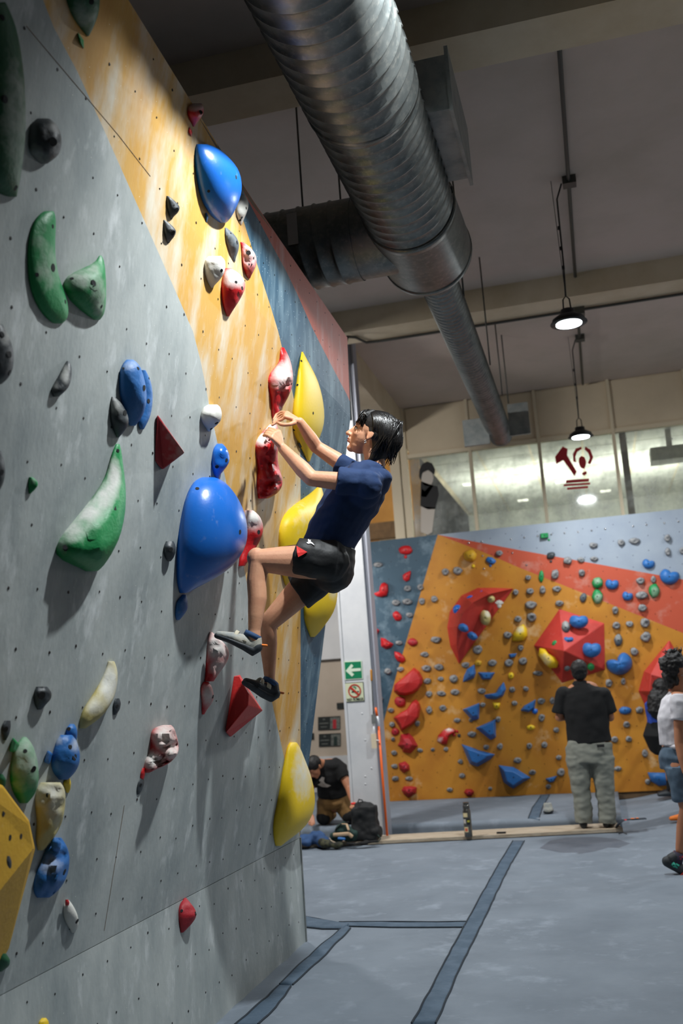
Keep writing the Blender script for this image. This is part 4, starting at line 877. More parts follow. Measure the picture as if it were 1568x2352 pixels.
# big volumes first
outer = pl_(A4, (1480, 750), (1300, 742), (1140, 742), (985, 815), (875, 970), (850, 1120), (880, 1300), (965, 1465))
inner = pl_(A4, (1480, 750), (1370, 775), (1250, 800), (1090, 885), (1000, 990), (948, 1110), (942, 1270), (965, 1465))
V = [fb(*p) for p in outer]+[fb(p[0], p[1], (.02, .20, .32, .36, .36, .32, .20, .02)[i]) for i, p in enumerate(inner)]
n = 8
Fc = [(i, i+1, n+i+1, n+i) for i in range(n-1)]+[(n, n+1, n+2), (n, n+2, n+3), (n, n+3, n+4), (n, n+4, n+5), (n, n+5, n+6), (n, n+6, n+7), (0, 7, n+7, n), tuple(range(8))[::-1]]
def faro(V, Fc, label, mt='redb', cat='volume', name='volume'):
    o = mk(name, V, Fc, mt, attr=[0]*len(V)); m_ = o.modifiers.new('bevel', 'BEVEL'); m_.width = .008; m_.segments = 2; m_.limit_method = 'ANGLE'; tag(o, label, cat); return o
v1 = faro(V, Fc, 'large red half disc volume with a broad rim on the ochre wall'); LAND.append((1090, 1430, 'half disc volume'))
P6 = [(1284, 1398), (1388, 1431), (1390, 1539), (1290, 1569), (1225, 1483)]
V = [fb(*p) for p in P6]+[fb(1295, 1495, .42)]
v2 = faro(V, [(i, (i+1) % 5, 5) for i in range(5)]+[(4, 3, 2, 1, 0)], 'big red faceted box volume above the head of the standing man'); LAND.append((1310, 1480, 'box volume'))
V = [fb(*p) for p in ((1537, 1469), (1478, 1542), (1465, 1587), (1500, 1662), (1560, 1650), (1590, 1560))]+[fb(1494, 1548, .30), fb(1491, 1588, .34), fb(1535, 1560, .36), fb(1525, 1625, .2)]
v3 = faro(V, [(0, 1, 6), (1, 2, 7, 6), (2, 3, 9, 7), (3, 4, 9), (4, 5, 8, 9), (5, 0, 8), (0, 6, 8), (6, 7, 9, 8), (5, 4, 3, 2, 1, 0)], 'tall pale red volume at the right, behind the woman with long hair'); LAND.append((1500, 1560, 'pale red volume'))
FR = far
FR(el(A4, 458, 385, 130, 92), 'red', 'round red hold highest on the slate blue panel'); FR(el(A4, 458, 450, 30, 36, 10), 'red', 'tiny red chip under the highest red hold', bolts=False)
FR(pl_(A4, (505, 580), (510, 600), (495, 670), (465, 688), (435, 665), (430, 625), (450, 605)), 'red', 'red tooth hold below the highest red one on slate')
FR(pl_(A4, (258, 690), (290, 710), (295, 770), (280, 820), (230, 835), (180, 825), (155, 797), (205, 785), (215, 730), (230, 700)), 'red', 'red L shaped hold at the left of the slate panel', bolts=True, bc=A4(245, 765))
FR(el(A4, 380, 1013, 78, 105, a=-.6), 'red', 'glossy red oval hold in the middle of the slate panel')
FR(pl_(A4, (112, 1090), (160, 1110), (215, 1145), (195, 1180), (150, 1200), (112, 1190)), 'red', 'red wedge hold tucked against the pillar', flat=True, prof=((1, 0), (.55, 1)))
FR(pl_(A4, (220, 1212), (265, 1222), (310, 1255), (348, 1275), (325, 1310), (270, 1328), (225, 1300)), 'red', 'red half moon hold low on the slate panel', flat=True, prof=((1, 0), (.5, 1)))
FR(pl_(A4, (350, 1345), (400, 1355), (445, 1390), (460, 1430), (430, 1458), (380, 1440), (355, 1400)), 'red', 'bright red half moon hold straddling slate and ochre')
FR(el(A4, 525, 1258, 98, 76), 'maroon', 'dull crimson hold at the slate edge, above the big red wedges')
FR(pl_(C4, (540, 135), (590, 175), (622, 235), (620, 290), (585, 345), (530, 385), (450, 405), (380, 395), (345, 365), (350, 300), (440, 225)), 'redv', 'big red wedge hold, upper of two beside the pillar', h=.22, flat=True, prof=((1, 0), (.8, .8)), lump=0, cc=C4(480, 280), bolts=False)
FR(pl_(C4, (555, 435), (590, 470), (600, 530), (585, 610), (520, 680), (415, 742), (390, 690), (340, 615), (400, 570), (470, 530), (520, 460)), 'redv', 'big red wedge hold, lower of two beside the pillar', h=.22, flat=True, prof=((1, 0), (.8, .8)), lump=0, cc=C4(480, 590), bolts=False)
FR(el(C4, 405, 462, 112, 105, 9, .12), 'maroon', 'crimson nub between the two big red wedges', flat=True)
FR(el(C4, 360, 745, 84, 74, 9, .12), 'maroon', 'small crimson nub right under the lower red wedge', flat=True)
FR(pl_(C4, (410, 770), (490, 755), (535, 800), (578, 880), (555, 900), (510, 952), (430, 940), (425, 905), (380, 875), (400, 840)), 'maroon', 'star shaped crimson hold below the red wedges', h=.17, flat=True, prof=((1, 0), (.5, .9)))
FR(pl_(C4, (455, 1022), (495, 1060), (498, 1110), (440, 1140), (400, 1105), (388, 1045)), 'maroon', 'five sided crimson hold low on the left of ochre', h=.12, flat=True, prof=((1, 0), (.45, .95)))
FR(pl_(C4, (440, 1262), (510, 1258), (567, 1270), (560, 1330), (490, 1372), (440, 1340), (418, 1300)), 'maroon', 'lowest crimson hold at the left foot of the ochre wall', h=.12, flat=True, prof=((1, 0), (.45, .95)))
FR(pl_(C4, (1030, 1285), (1085, 1288), (1112, 1315), (1085, 1360), (1035, 1355), (1008, 1320)), 'maroon', 'crimson hold at the bottom edge, above the metal bottle', h=.10, flat=True, prof=((1, 0), (.45, .95)))
FR(pl_(C4, (870, 708), (925, 720), (930, 750), (880, 775), (860, 830), (850, 870), (800, 865), (755, 835), (765, 780), (820, 725)), 'red', 'glossy red curled hold with chalk in the middle of the ochre', h=.1, chalk=[C4(870, 725)+(10, 5, .9), C4(775, 820)+(8, 6, .8)])
FR(el(C4, 945, 742, 36, 26, 9, a=.6), 'red', 'small red fragment right of the curled red hold', bolts=False); FR(el(C4, 918, 775, 30, 34, 9), 'red', 'smaller red fragment under the curled red hold', bolts=False)
FR(el(C4, 965, 782, 34, 36, 9), 'dgrey', 'tiny black ring hold right of the curled red hold')
FR(el(A4, 1265, 485, 100, 66, a=.4), 'blue2', 'small blue hold high on the ochre beside the vermilion stripe'); FR(el(A4, 1262, 532, 24, 34, 8), 'blue2', 'tiny blue chip under the highest blue hold', bolts=False)
FR(pl_(C4, (1110, 105), (1125, 190), (1110, 235), (1050, 262), (998, 277), (1008, 220), (1040, 150)), 'blue2', 'upright blue wedge hold below the half disc volume', h=.14, cc=C4(1090, 200), flat=True, prof=((1, 0), (.35, .9)), lump=0)
FR(pl_(C4, (1140, 180), (1308, 182), (1270, 250), (1180, 250)), 'blue2', 'flat blue trapezoid hold right of the upright blue wedge', h=.09, flat=True, prof=((1, 0), (.6, 1)), lump=0)
FR(pl_(C4, (1390, 270), (1412, 340), (1385, 405), (1310, 440), (1220, 430), (1198, 395), (1310, 378), (1345, 320)), 'blue2', 'blue boomerang shaped hold on the ochre', h=.1, flat=True, prof=((1, 0), (.5, 1)), lump=0, cc=C4(1340, 385))
FR(pl_(C4, (995, 535), (1160, 470), (1155, 625), (1090, 640)), 'blue2', 'blue triangular volume, topmost of the four in a diagonal', h=.16, cc=C4(1100, 530), **FP)
FR(pl_(C4, (1120, 710), (1312, 625), (1315, 800), (1265, 825)), 'blue2', 'blue triangular volume, second of the diagonal, beside a yellow chip', h=.17, cc=C4(1250, 705), **FP)
FR(pl_(C4, (985, 860), (1120, 905), (1145, 918), (1308, 960), (1260, 1010), (1140, 1078), (1065, 1050)), 'blue2', 'wide blue triangular volume, third of the diagonal', h=.2, cc=C4(1120, 985), **FP)
FR([(1144, 1757), (1180, 1762), (1219, 1786), (1196, 1800), (1178, 1812), (1156, 1797)], 'blue2', 'wide blue triangular volume near the mat, lowest of the diagonal', h=.2, cc=(1178, 1790), **FP)
FR(pl_(D4, (25, 545), (60, 500), (175, 435), (165, 520), (110, 562)), 'blue2', 'blue fin hold left of the standing man', h=.1, cc=D4(110, 515), **FP)
FR(el(D4, 165, 552, 62, 56, 9), 'blue', 'shiny bluish lilac nub under the blue fin hold', bolts=False)
FR(pl_(D4, (262, 1190), (380, 1160), (345, 1220), (300, 1230)), 'blue2', 'flat blue wedge near the floor left of the grey trousers', h=.08, **FP)
FR(el(D4, 1018, 543, 122, 74), 'blue2', 'blue bar hold right of the folded arms of the man')
FR(pl_(D4, (1230, 1130), (1430, 1135), (1440, 1250), (1340, 1262), (1262, 1215)), 'blue2', 'blue trough shaped hold near the floor at the right', h=.16, cc=D4(1340, 1180))
FR(pl_(A4, (1432, 1370), (1515, 1362), (1500, 1400), (1445, 1410)), 'blue2', 'small flat blue hold right of the half disc volume', h=.06, **FP)
FR(kid(B4, 1240, 515, 120, 104, .3), 'blue2', 'small blue kidney hold on the pale top panel')
FR(kid(B4, 1440, 635, 188, 165, .3), 'blue2', 'large blue kidney hold at the right, overlapping pale and vermilion')
FR(kid(B4, 892, 708, 130, 115, .1), 'blue2', 'blue kidney hold on the vermilion stripe beside the twin green ones')
FR(kid(B4, 1040, 822, 104, 98, .3), 'blue2', 'smallest blue kidney hold low on the vermilion stripe')
FR(kid(B4, 960, 1465, 255, 225, -.55, .75), 'blue2', 'big blue crescent hold right of the box volume', h=.2)
for p, hh, lab in (((575, 1062, 185, 145), .20, 'large blue kidney hold on the upper face of the box volume'), ((475, 1242, 110, 80), .24, 'small blue kidney hold on the left face of the box volume'), ((697, 1330, 186, 165), .20, 'blue kidney hold on the right face of the box volume')):
    FR(kid(B4, *p, .05, .4), 'blue2', lab, off=hh, h=.09)
FR(el(B4, 452, 1125, 90, 125), 'grey', 'grey and dark two tone hold on the box volume', off=.16, h=.1, chalk=[B4(445, 1090)+(12, 12, .5)])
FR(el(B4, 358, 1280, 84, 66, 10, .15), 'green', 'small ragged green hold on the box volume', off=.22, h=.04)
FR(pl_(B4, (200, 1320), (250, 1325), (290, 1370), (360, 1400), (400, 1460), (370, 1510), (300, 1515), (250, 1470), (190, 1390)), 'yel', 'large yellow hold at the lower left corner of the box volume', off=.1, h=.16, chalk=[B4(250, 1440)+(14, 14, .5)])
FR(el(B4, 690, 1500, 70, 80), 'green', 'green hold under the box volume, right of the head', off=.12, h=.08); FR(el(B4, 465, 1510, 60, 66), 'grey', 'bluish grey nub under the box volume, left of the head', off=.16, h=.06)
for p, hh, lab in (((1198, 790, 86, 52), .12, 'flat blue disc hold, right of three on the half disc rim'), ((1080, 845, 96, 62), .14, 'flat blue disc hold, middle of three on the half disc rim'), ((952, 950, 96, 98), .14, 'flat blue disc hold, left of three on the half disc rim')):
    FR(el(A4, *p, 14, .03, 0 if p[0] > 1000 else -.5), 'blue', lab, off=hh, h=.05)
FR(el(A4, 1005, 1122, 112, 76, a=.5), 'blue2', 'upper blue egg hold on the dark face of the half disc', off=.28, h=.08); FR(el(A4, 1090, 1200, 104, 74, a=.5), 'blue2', 'lower blue egg hold on the dark face of the half disc', off=.18, h=.08)
FR(el(A4, 1268, 850, 78, 70), 'cream', 'small mustard hold on the half disc near its tip', off=.2, h=.07); FR(el(A4, 1212, 1025, 108, 155, a=-.15), 'cream', 'large mustard oval hold on the half disc face', off=.14, h=.12, chalk=[A4(1240, 975)+(8, 12, .6)])
hp = MB()
for q in range(5):
    a = -math.pi/2+(q-2)*.5; c = A4(1345, 905); e_ = A4(1345+36*math.cos(a), 905+36*math.sin(a)); hp.tube([fb(c[0], c[1], .15), fb(e_[0], e_[1], .15)], .014, 6, round_=True)
c = A4(1345, 912); hp.ell(fb(c[0], c[1], .15), (.03, .012, .035), n=8, m=6); hp.build('chalk_print', 'white', v1, True)
FR(el(B4, 754, 700, 110, 114), 'green', 'upper of the twin green ring holds on the vermilion stripe', chalk=[B4(750, 680)+(9, 9, .4)]); FR(el(B4, 752, 832, 106, 142), 'green', 'lower of the twin green ring holds, partly on ochre', chalk=[B4(760, 850)+(9, 12, .5)])
FR(el(B4, 1293, 775, 104, 142), 'green', 'single green oval hold at the right of the vermilion stripe', chalk=[B4(1300, 790)+(9, 14, .4)])
FR(el(B4, 218, 638, 54, 112, 9, .12), 'green', 'thin green shard hold where ochre meets vermilion'); FR(pl_(B4, (205, 230), (285, 222), (290, 270), (210, 280)), 'green', 'green block hold high on the pale panel', h=.06, flat=True, prof=((1, 0), (.8, 1))); FR(el(B4, 290, 290, 26, 24, 8), 'green', 'tiny green chip beside the green block hold', bolts=False)
FR(el(A4, 1070, 440, 132, 120), 'yelv', 'pale yellow drop hold high on the ochre panel', h=.12); FR(el(A4, 1100, 538, 34, 36, 8), 'yel', 'tiny yellow chip under the pale yellow drop', bolts=False)
FR([(1202, 1433), (1210, 1445), (1212, 1460), (1203, 1471), (1190, 1473), (1175, 1472), (1177, 1455), (1188, 1440)], 'yel', 'chalky yellow cone hold left of the box volume', h=.12, chalk=[(1192, 1445, 10, 10, .7)])
FR(el(C4, 1145, 95, 72, 60), 'yelv', 'small mustard chip above the upright blue wedge'); FR(el(C4, 1458, 215, 56, 66), 'yel', 'small yellow chip above the blue boomerang'); FR(pl_(C4, (1283, 465), (1355, 470), (1350, 515), (1322, 535), (1295, 520)), 'yel', 'yellow shield chip right of the topmost blue triangle', h=.08)
FR(el(D4, 125, 705, 82, 50), 'yel', 'small yellow bean hold below the blue fin')
FR(el(B4, 310, 440, 88, 68, a=-.3), 'dgrey', 'dark grey hold where the pale panel meets the vermilion stripe'); FR(el(B4, 310, 495, 26, 28, 8), 'dgrey', 'tiny dark chip under the dark grey hold', bolts=False)
FR(el(B4, 618, 842, 66, 92, a=.2), 'grey', 'slate grey egg hold left of the twin green ones'); FR(el(B4, 952, 1245, 82, 118), 'grey', 'dark egg hold on ochre right of the box volume', chalk=[B4(940, 1210)+(9, 9, .4)])

# the many small grey holds
GA = [(A4, (200,525,90,50),(475,750,70,60),(597,738,60,60),(365,885,80,60),(475,875,100,60),(612,870,60,70),(730,850,70,70),(495,1000,70,50),(745,1235,105,65),(640,1375,90,50),(395,1265,70,45),(655,1505,95,60),(775,1495,95,60),(410,1515,70,50),(835,590,70,70),(950,580,95,80),(1500,785,60,60),(1523,1040,75,60),(1425,1190,85,65),(1140,1330,95,85),(1547,1310,60,60),(1025,1475,80,60),(1280,1455,90,65),(1437,1455,85,75),(1345,415,70,55),(165,1545,70,50),(290,1535,70,60)),
 (C4, (185,300,70,70),(200,430,90,70),(220,550,60,60),(320,540,60,45),(330,675,60,50),(340,815,40,40),(238,945,45,50),(350,945,60,50),(355,1072,65,45),(360,1190,70,50),(490,1190,75,40),(595,920,55,40),(570,668,50,55),(665,265,75,60),(790,245,60,45),(913,243,85,80),(680,388,65,60),(797,382,90,50),(925,370,90,60),(680,540,60,80),(808,522,70,60),(945,638,70,45),(1180,358,80,55),(1190,490,50,45),(1088,768,85,60),(715,915,40,35),(840,910,45,45),(978,1028,55,45),(993,1162,60,50),(875,1295,60,40),(1260,1285,40,35),(1222,890,60,50),(1352,885,55,60),(1470,345,60,55),(1490,475,60,45),(1335,628,50,60),(1520,1015,80,55),(1075,635,40,40),(255,1325,50,40)),
 (B4, (92,650,60,50),(110,778,80,60),(230,765,60,80),(365,758,90,60),(350,620,75,95),(603,605,65,70),(118,910,115,75),(390,897,85,60),(128,1028,100,85),(10,1045,50,60),(1163,680,80,65),(1285,668,50,75),(1173,818,120,80),(1180,937,85,80),(922,960,60,80),(932,1108,75,75),(1058,1092,80,60),(1205,1080,95,95),(1213,1215,100,95),(1105,1355,80,80),(33,1320,65,60),(45,1445,90,70),(188,1560,95,45),(715,340,80,55),(978,315,75,60),(1105,300,110,60),(1420,275,60,70),(1423,405,50,80),(1560,395,50,70),(468,490,90,80),(597,480,70,50),(722,470,75,45)),
 (D4, (50,75,95,65),(193,205,95,80),(80,338,55,50),(225,455,75,60),(330,450,50,70),(228,612,65,75),(368,728,60,55),(865,285,70,80),(1002,270,50,65),(1157,538,70,70),(1033,678,70,60),(1053,815,65,55),(920,820,80,60),(1205,950,60,80),(950,1095,75,45),(113,880,60,60),(255,870,65,60),(12,1015,60,50),(392,990,55,50),(143,1130,70,50),(412,1130,80,75),(293,1265,50,50),(1235,1220,55,55))]
pts = []
for grp in GA:
    f = grp[0]
    for q in grp[1:]:
        c = f(q[0], q[1]); w_ = q[2]/4.13; h_ = q[3]/4.13
        if all((c[0]-p[0])**2+(c[1]-p[1])**2 > 64 for p in pts): pts.append((c[0], c[1], w_, h_))
SHORT = [((930, 1265), 'the highest red hold'), ((877, 1355), 'the red L hold'), ((912, 1415), 'the glossy red oval'), ((886, 1477), 'the red half moon'), ((918, 1508), 'the bright red half moon'), ((947, 1475), 'the dull crimson hold'), ((937, 1567), 'the upper red wedge'), ((933, 1643), 'the lower red wedge'), ((936, 1707), 'the crimson star'), ((928, 1762), 'the five sided crimson hold'), ((939, 1817), 'the lowest crimson hold'), ((1028, 1690), 'the curled red hold'), ((1076, 1820), 'the crimson hold above the bottle'),
 ((1085, 1400), 'the half disc volume'), ((1078, 1547), 'the upright blue wedge'), ((1116, 1553), 'the blue trapezoid'), ((1140, 1587), 'the blue boomerang'), ((1083, 1634), 'the topmost blue triangle'), ((1120, 1675), 'the second blue triangle'), ((1096, 1735), 'the third blue triangle'), ((1180, 1785), 'the lowest blue triangle'), ((1212, 1622), 'the blue fin'), ((1435, 1632), 'the blue bar'), ((1193, 1453), 'the chalky yellow cone'), ((1300, 1480), 'the box volume'), ((1421, 1523), 'the big blue crescent'), ((1405, 1340), 'the blue kidney beside the green twins'), ((1371, 1355), 'the twin green rings'), ((1440, 1368), 'the smallest blue kidney'), ((1502, 1357), 'the single green oval'), ((1537, 1323), 'the large blue kidney'), ((1489, 1294), 'the small blue kidney on pale'), ((1250, 1230), 'the green block'), ((1265, 1277), 'the dark grey hold'), ((1243, 1325), 'the green shard'), ((1126, 1288), 'the highest blue hold'), ((1079, 1277), 'the pale yellow drop'), ((1340, 1372), 'the slate grey egg'), ((1420, 1470), 'the dark egg'), ((1218, 1671), 'the yellow bean'), ((1265, 1789), 'the flat blue wedge'), ((1512, 1788), 'the blue trough'), ((1140, 1523), 'the mustard chip'), ((1173, 1552), 'the small yellow chip'), ((1140, 1620), 'the yellow shield chip')]
def dirw(dx, dy):
    a = math.degrees(math.atan2(-dy, dx)) % 360
    return ('right of', 'above right of', 'above', 'above left of', 'left of', 'below left of', 'below', 'below right of')[int((a+22.5)//45) % 8]
def inpoly(x, y, P):
    c = False
    for i in range(len(P)):
        x0, y0 = P[i]; x1, y1 = P[i-1]
        if (y0 > y) != (y1 > y) and x < (x1-x0)*(y-y0)/(y1-y0)+x0: c = not c
    return c
def field(x, y):
    if inpoly(x, y, [(830, 1240), (1005, 1228), (910, 1550), (877, 1672), (858, 1760), (830, 1760)]): return 'slate panel'
    if y < yl(x, 1190, 1263, 1568, 1331): return 'pale panel'
    if y < yl(x, 1190, 1303, 1568, 1454): return 'vermilion stripe'
    return 'ochre panel'
cand = {}
protos = []
for (x, y, w_, h_) in pts:
    ar = w_*h_; sz = 'tiny' if ar < 150 else 'small' if ar < 290 else 'medium'
    ns = sorted(SHORT, key=lambda s: (s[0][0]-x)**2+(s[0][1]-y)**2)[:6]; fl = field(x, y)
    opts = ['%s grey hold on the %s, %s %s' % (sz, fl, dirw(x-s[0][0], y-s[0][1]), s[1]) for s in ns[:2]]
    opts += ['%s grey hold %s %s, %s %s' % (sz, dirw(x-a[0][0], y-a[0][1]), a[1], dirw(x-b_[0][0], y-b_[0][1]), b_[1]) for a in ns[:4] for b_ in ns[1:6] if a != b_]
    lab = next(o_ for o_ in opts if o_ not in LABELS and len(o_.split()) <= 16)
    n_ = 11; sd = random.random()*50
    P = []
    for i in range(n_):
        q = 2*math.pi*i/n_; s = 1+.22*noise.noise(Vector((math.cos(q)*1.6+sd, math.sin(q)*1.6, sd))); P.append((x+w_/2*math.cos(q)*s, y+h_/2*math.sin(q)*s))
    o = dome(P, 'lgrey', min(w_, h_)*PXM*.62, prof=((1, 0), (.88, .6), (.55, .92), (.3, .8)), seed=sd, lump=.5)
    tag(o, lab, 'hold', 'small grey holds on the far wall')
    bolt(o, x+1, y, .006)

# ================================================================== PEOPLE
VC = lambda px, py, Y: aty(px, py, Y)
CAMX = RM[:, 0]
def head(b, c, f, u, s, sc=1.0, nose=True):
    """adds a head (skin primitives) to MB b. c = centre, f/u/s forward, up, side axes"""
    A = [f, s, u]; p = lambda a, d, e: c+(f*a+u*d+s*e)*sc
    b.ell(p(-.012, .030, 0), (.094*sc, .074*sc, .084*sc), A, 20, 12)
    b.ell(p(.030, -.015, 0), (.060*sc, .060*sc, .078*sc), A, 18, 10)
    b.ell(p(.036, -.066, 0), (.046*sc, .042*sc, .040*sc), A, 16, 10)
    b.ell(p(.066, -.092, 0), (.021*sc, .022*sc, .018*sc), A, 12, 8)
    b.ell(p(.072, .028, 0), (.016*sc, .046*sc, .014*sc), A, 12, 8)
    for q in (-1, 1):
        b.ell(p(.052, -.022, .036*q), (.028*sc, .022*sc, .022*sc), A, 12, 8)
    if nose:
        b.tube([p(.084, .016, 0), p(.098, -.008, 0), p(.110, -.028, 0)], [.009*sc, .0095*sc, .0115*sc], 10, round_=True)
        for q in (-1, 1): b.ell(p(.098, -.031, .010*q), (.010*sc, .008*sc, .007*sc), A, 8, 6)
        b.tube([p(.088, -.036, 0), p(.086, -.050, 0)], .012*sc, 8, round_=True)
        b.ell(p(.086, -.053, 0), (.0135*sc, .021*sc, .0062*sc), A, 12, 8)
        b.ell(p(.084, -.064, 0), (.0125*sc, .019*sc, .0062*sc), A, 12, 8)
    for q in (-1, 1):   # ears
        e = p(-.012, -.008, .076*q); tl = nrm(f*-.35+s*q*.55)
        b.ell(e, (.019*sc, .006*sc, .031*sc), [nrm(f*.9-s*q*.4), nrm(s*q+f*.4), nrm(u-f*.15)], 12, 8)
        b.ell(e+u*-.022*sc+f*.004*sc, (.010*sc, .006*sc, .011*sc), A, 8, 6)
def face_parts(par, c, f, u, s, sc=1.0):
    A = [f, s, u]; p = lambda a, d, e: c+(f*a+u*d+s*e)*sc
    for q in (-1, 1):
        MB().ell(p(.0690, .002, .031*q), (.0125*sc, .0150*sc, .0070*sc), A, 14, 8).build('eye', 'eyew', par, True)
        MB().ell(p(.0785, .003, .033*q), (.0042*sc, .0066*sc, .0062*sc), A, 12, 8).build('iris', 'iris', par, True)
        MB().tube([p(.080, .0075, .018*q), p(.0825, .0115, .031*q), p(.070, .007, .047*q)], [.0018*sc, .0026*sc, .0016*sc], 6, round_=True).build('eyelid', 'hair', par, True)
        MB().tube([p(.086, .026, .014*q), p(.087, .034, .030*q), p(.073, .030, .052*q)], [(.003*sc, .0035*sc), (.004*sc, .004*sc), (.002*sc, .002*sc)], 6, round_=True).build('eyebrow', 'hair', par, True)
    MB().ell(p(.0935, -.053, 0), (.0075*sc, .017*sc, .0045*sc), A, 12, 8).ell(p(.091, -.063, 0), (.0075*sc, .015*sc, .0052*sc), A, 12, 8).build('lips', 'lip', par, True)
def hand(b, wr, kn, fingers, thumb, r=.0088):
    for k_ in kn: b.tube([wr, wr+(k_-wr)*.5, k_], [(.016, .014), (.014, .0125), (.0115, .0110)], 10, round_=True)
    for i in range(len(kn)-1): b.tube([kn[i], kn[i+1]], .0105, 8, round_=True)
    for fg in fingers: b.tube(fg, [r*1.08]+[r]*(len(fg)-2)+[r*.82], 9, round_=True)
    b.tube(thumb, [.0135]+[.0105]*(len(thumb)-2)+[.009], 9, round_=True)
def torso(b, pts, rads, side): b.tube(pts, rads, 24, side=side, round_=True)

# ---- the climber ----
root = empty('person', VC(545, 1480, 4.35)); tag(root, 'climber in navy T-shirt and black shorts hanging from a red hold, looking up', 'person')
YN, YF = 4.44, 4.74
body = MB()
SIDE = nrm((.18, 1, 0))
hc = VC(851, 1001, 4.60); fwd = nrm(-CAMX*.93+np.array((.0, .13, .0))+np.array((0, 0, .40))); sd_ = nrm(np.cross(fwd, (0, 0, 1))); upv = nrm(np.cross(sd_, fwd)); 
if np.dot(sd_, (0, 1, 0)) > 0: sd_ = -sd_      # sd_ points at the camera side
HS = 1.0
head(body, hc, fwd, upv, sd_, HS)
nb = VC(857, 1094, 4.60)
body.tube([hc-fwd*.028-upv*.045, VC(862, 1062, 4.60), nb], [(.052, .056), (.048, .050), (.054, .056)], 16, round_=True)
shL, shR = VC(843, 1112, YN-.02), VC(826, 1092, YF+.05)
hipL, hipR = VC(752, 1290, YN+.06), VC(748, 1300, YF-.04)
mid = lambda a, b_, t=.5: a+(b_-a)*t
torso(body, [VC(757, 1300, 4.60), VC(765, 1245, 4.60), VC(790, 1190, 4.60), VC(818, 1140, 4.60), VC(843, 1112, 4.60)], [(.150, .098), (.128, .086), (.145, .100), (.160, .100), (.130, .055)], SIDE)
body.tube([shL, nb, shR], [.048, .045, .048], 12, round_=True)
elL, wrL = VC(715, 1099, 4.36), VC(648, 1029, 4.40)
body.tube([shL, mid(shL, elL, .45), elL], [(.050, .050), (.044, .044), (.035, .037)], 14, round_=True)
body.tube([elL, mid(elL, wrL, .3), mid(elL, wrL, .7), wrL], [(.036, .037), (.037, .039), (.028, .031), (.021, .025)], 14, round_=True)
elR, wrR = VC(726, 1026, 4.74), VC(688, 968, 4.62)
body.tube([shR, mid(shR, elR, .5), elR], [.048, .042, .033], 14, round_=True)
body.tube([elR, mid(elR, wrR, .35), wrR], [(.034, .035), (.034, .035), (.021, .023)], 14, round_=True)
# left hand (near) gripping the top of the lower red hold
w_ = lambda x, y, Y: VC(600+x/13.07, 930+y/13.07, Y)
hand(body, wrL, [w_(490, 810, 4.40), w_(400, 850, 4.38), w_(335, 915, 4.36), w_(300, 990, 4.35)],
     [[w_(490, 810, 4.40), w_(390, 750, 4.42), w_(300, 720, 4.45), w_(225, 700, 4.48)], [w_(400, 850, 4.38), w_(300, 790, 4.40), w_(210, 770, 4.44), w_(150, 790, 4.48)],
      [w_(335, 915, 4.36), w_(240, 850, 4.37), w_(160, 835, 4.40), w_(105, 850, 4.45)], [w_(300, 990, 4.35), w_(210, 930, 4.35), w_(140, 900, 4.37), w_(70, 925, 4.42)]],
     [mid(wrL, w_(560, 900, 4.44), .55), w_(565, 880, 4.45), w_(540, 800, 4.48), w_(470, 760, 4.50)])
hand(body, wrR, [w_(770, 235, 4.66), w_(735, 265, 4.62), w_(715, 310, 4.59), w_(715, 360, 4.57)],
     [[w_(770, 235, 4.66), w_(600, 215, 4.68), w_(450, 290, 4.68), w_(370, 440, 4.66)], [w_(735, 265, 4.62), w_(590, 290, 4.64), w_(450, 390, 4.64), w_(365, 520, 4.62)],
      [w_(715, 310, 4.59), w_(600, 370, 4.60), w_(470, 450, 4.60), w_(350, 590, 4.58)], [w_(715, 360, 4.57), w_(610, 440, 4.57), w_(480, 490, 4.57), w_(330, 610, 4.56)]],
     [mid(wrR, w_(880, 560, 4.56), .6), w_(850, 585, 4.56), w_(680, 600, 4.55), w_(580, 580, 4.55), w_(500, 535, 4.55)])
# legs
knL, anL = VC(594, 1287, 4.40), VC(584, 1447, 4.38)
body.tube([hipL, mid(hipL, knL, .4), mid(hipL, knL, .75), knL], [(.082, .088), (.074, .082), (.060, .064), (.050, .053)], 18, round_=True)
body.ell(knL+np.array((-.010, 0, .012)), (.046, .046, .050))
body.tube([knL, VC(589, 1335, 4.395), VC(591, 1375, 4.39), VC(587, 1415, 4.38), anL, VC(582, 1470, 4.38)], [(.047, .048), (.046, .050), (.044, .048), (.036, .037), (.029, .030), (.034, .034)], 18, round_=True)
knR, anR = VC(615, 1432, 4.66), VC(619, 1556, 4.66)
body.tube([hipR, mid(hipR, knR, .5), knR], [(.084, .088), (.066, .070), (.045, .047)], 18, round_=True)
body.tube([knR, VC(616, 1478, 4.68), VC(618, 1520, 4.68), anR, VC(620, 1575, 4.66)], [(.042, .045), (.044, .046), (.034, .037), (.026, .029), (.030, .032)], 18, round_=True)
o = body.remesh('body', 'skin', root, voxel=.0042, it=4)
face_parts(root, hc, fwd, upv, sd_, HS)
eo = hc+(fwd*-.008-upv*.014+sd_*.084)*HS

er = MB(); e0 = hc+fwd*-.004-upv*.046+sd_*.083
for dx, dz in ((0, 0), (.0045, -.004), (-.003, -.008), (.001, -.013)): er.ell(e0+fwd*dx+upv*dz, (.0032, .0032, .0038), n=8, m=6)
er.build('earring', 'silver', root, True)
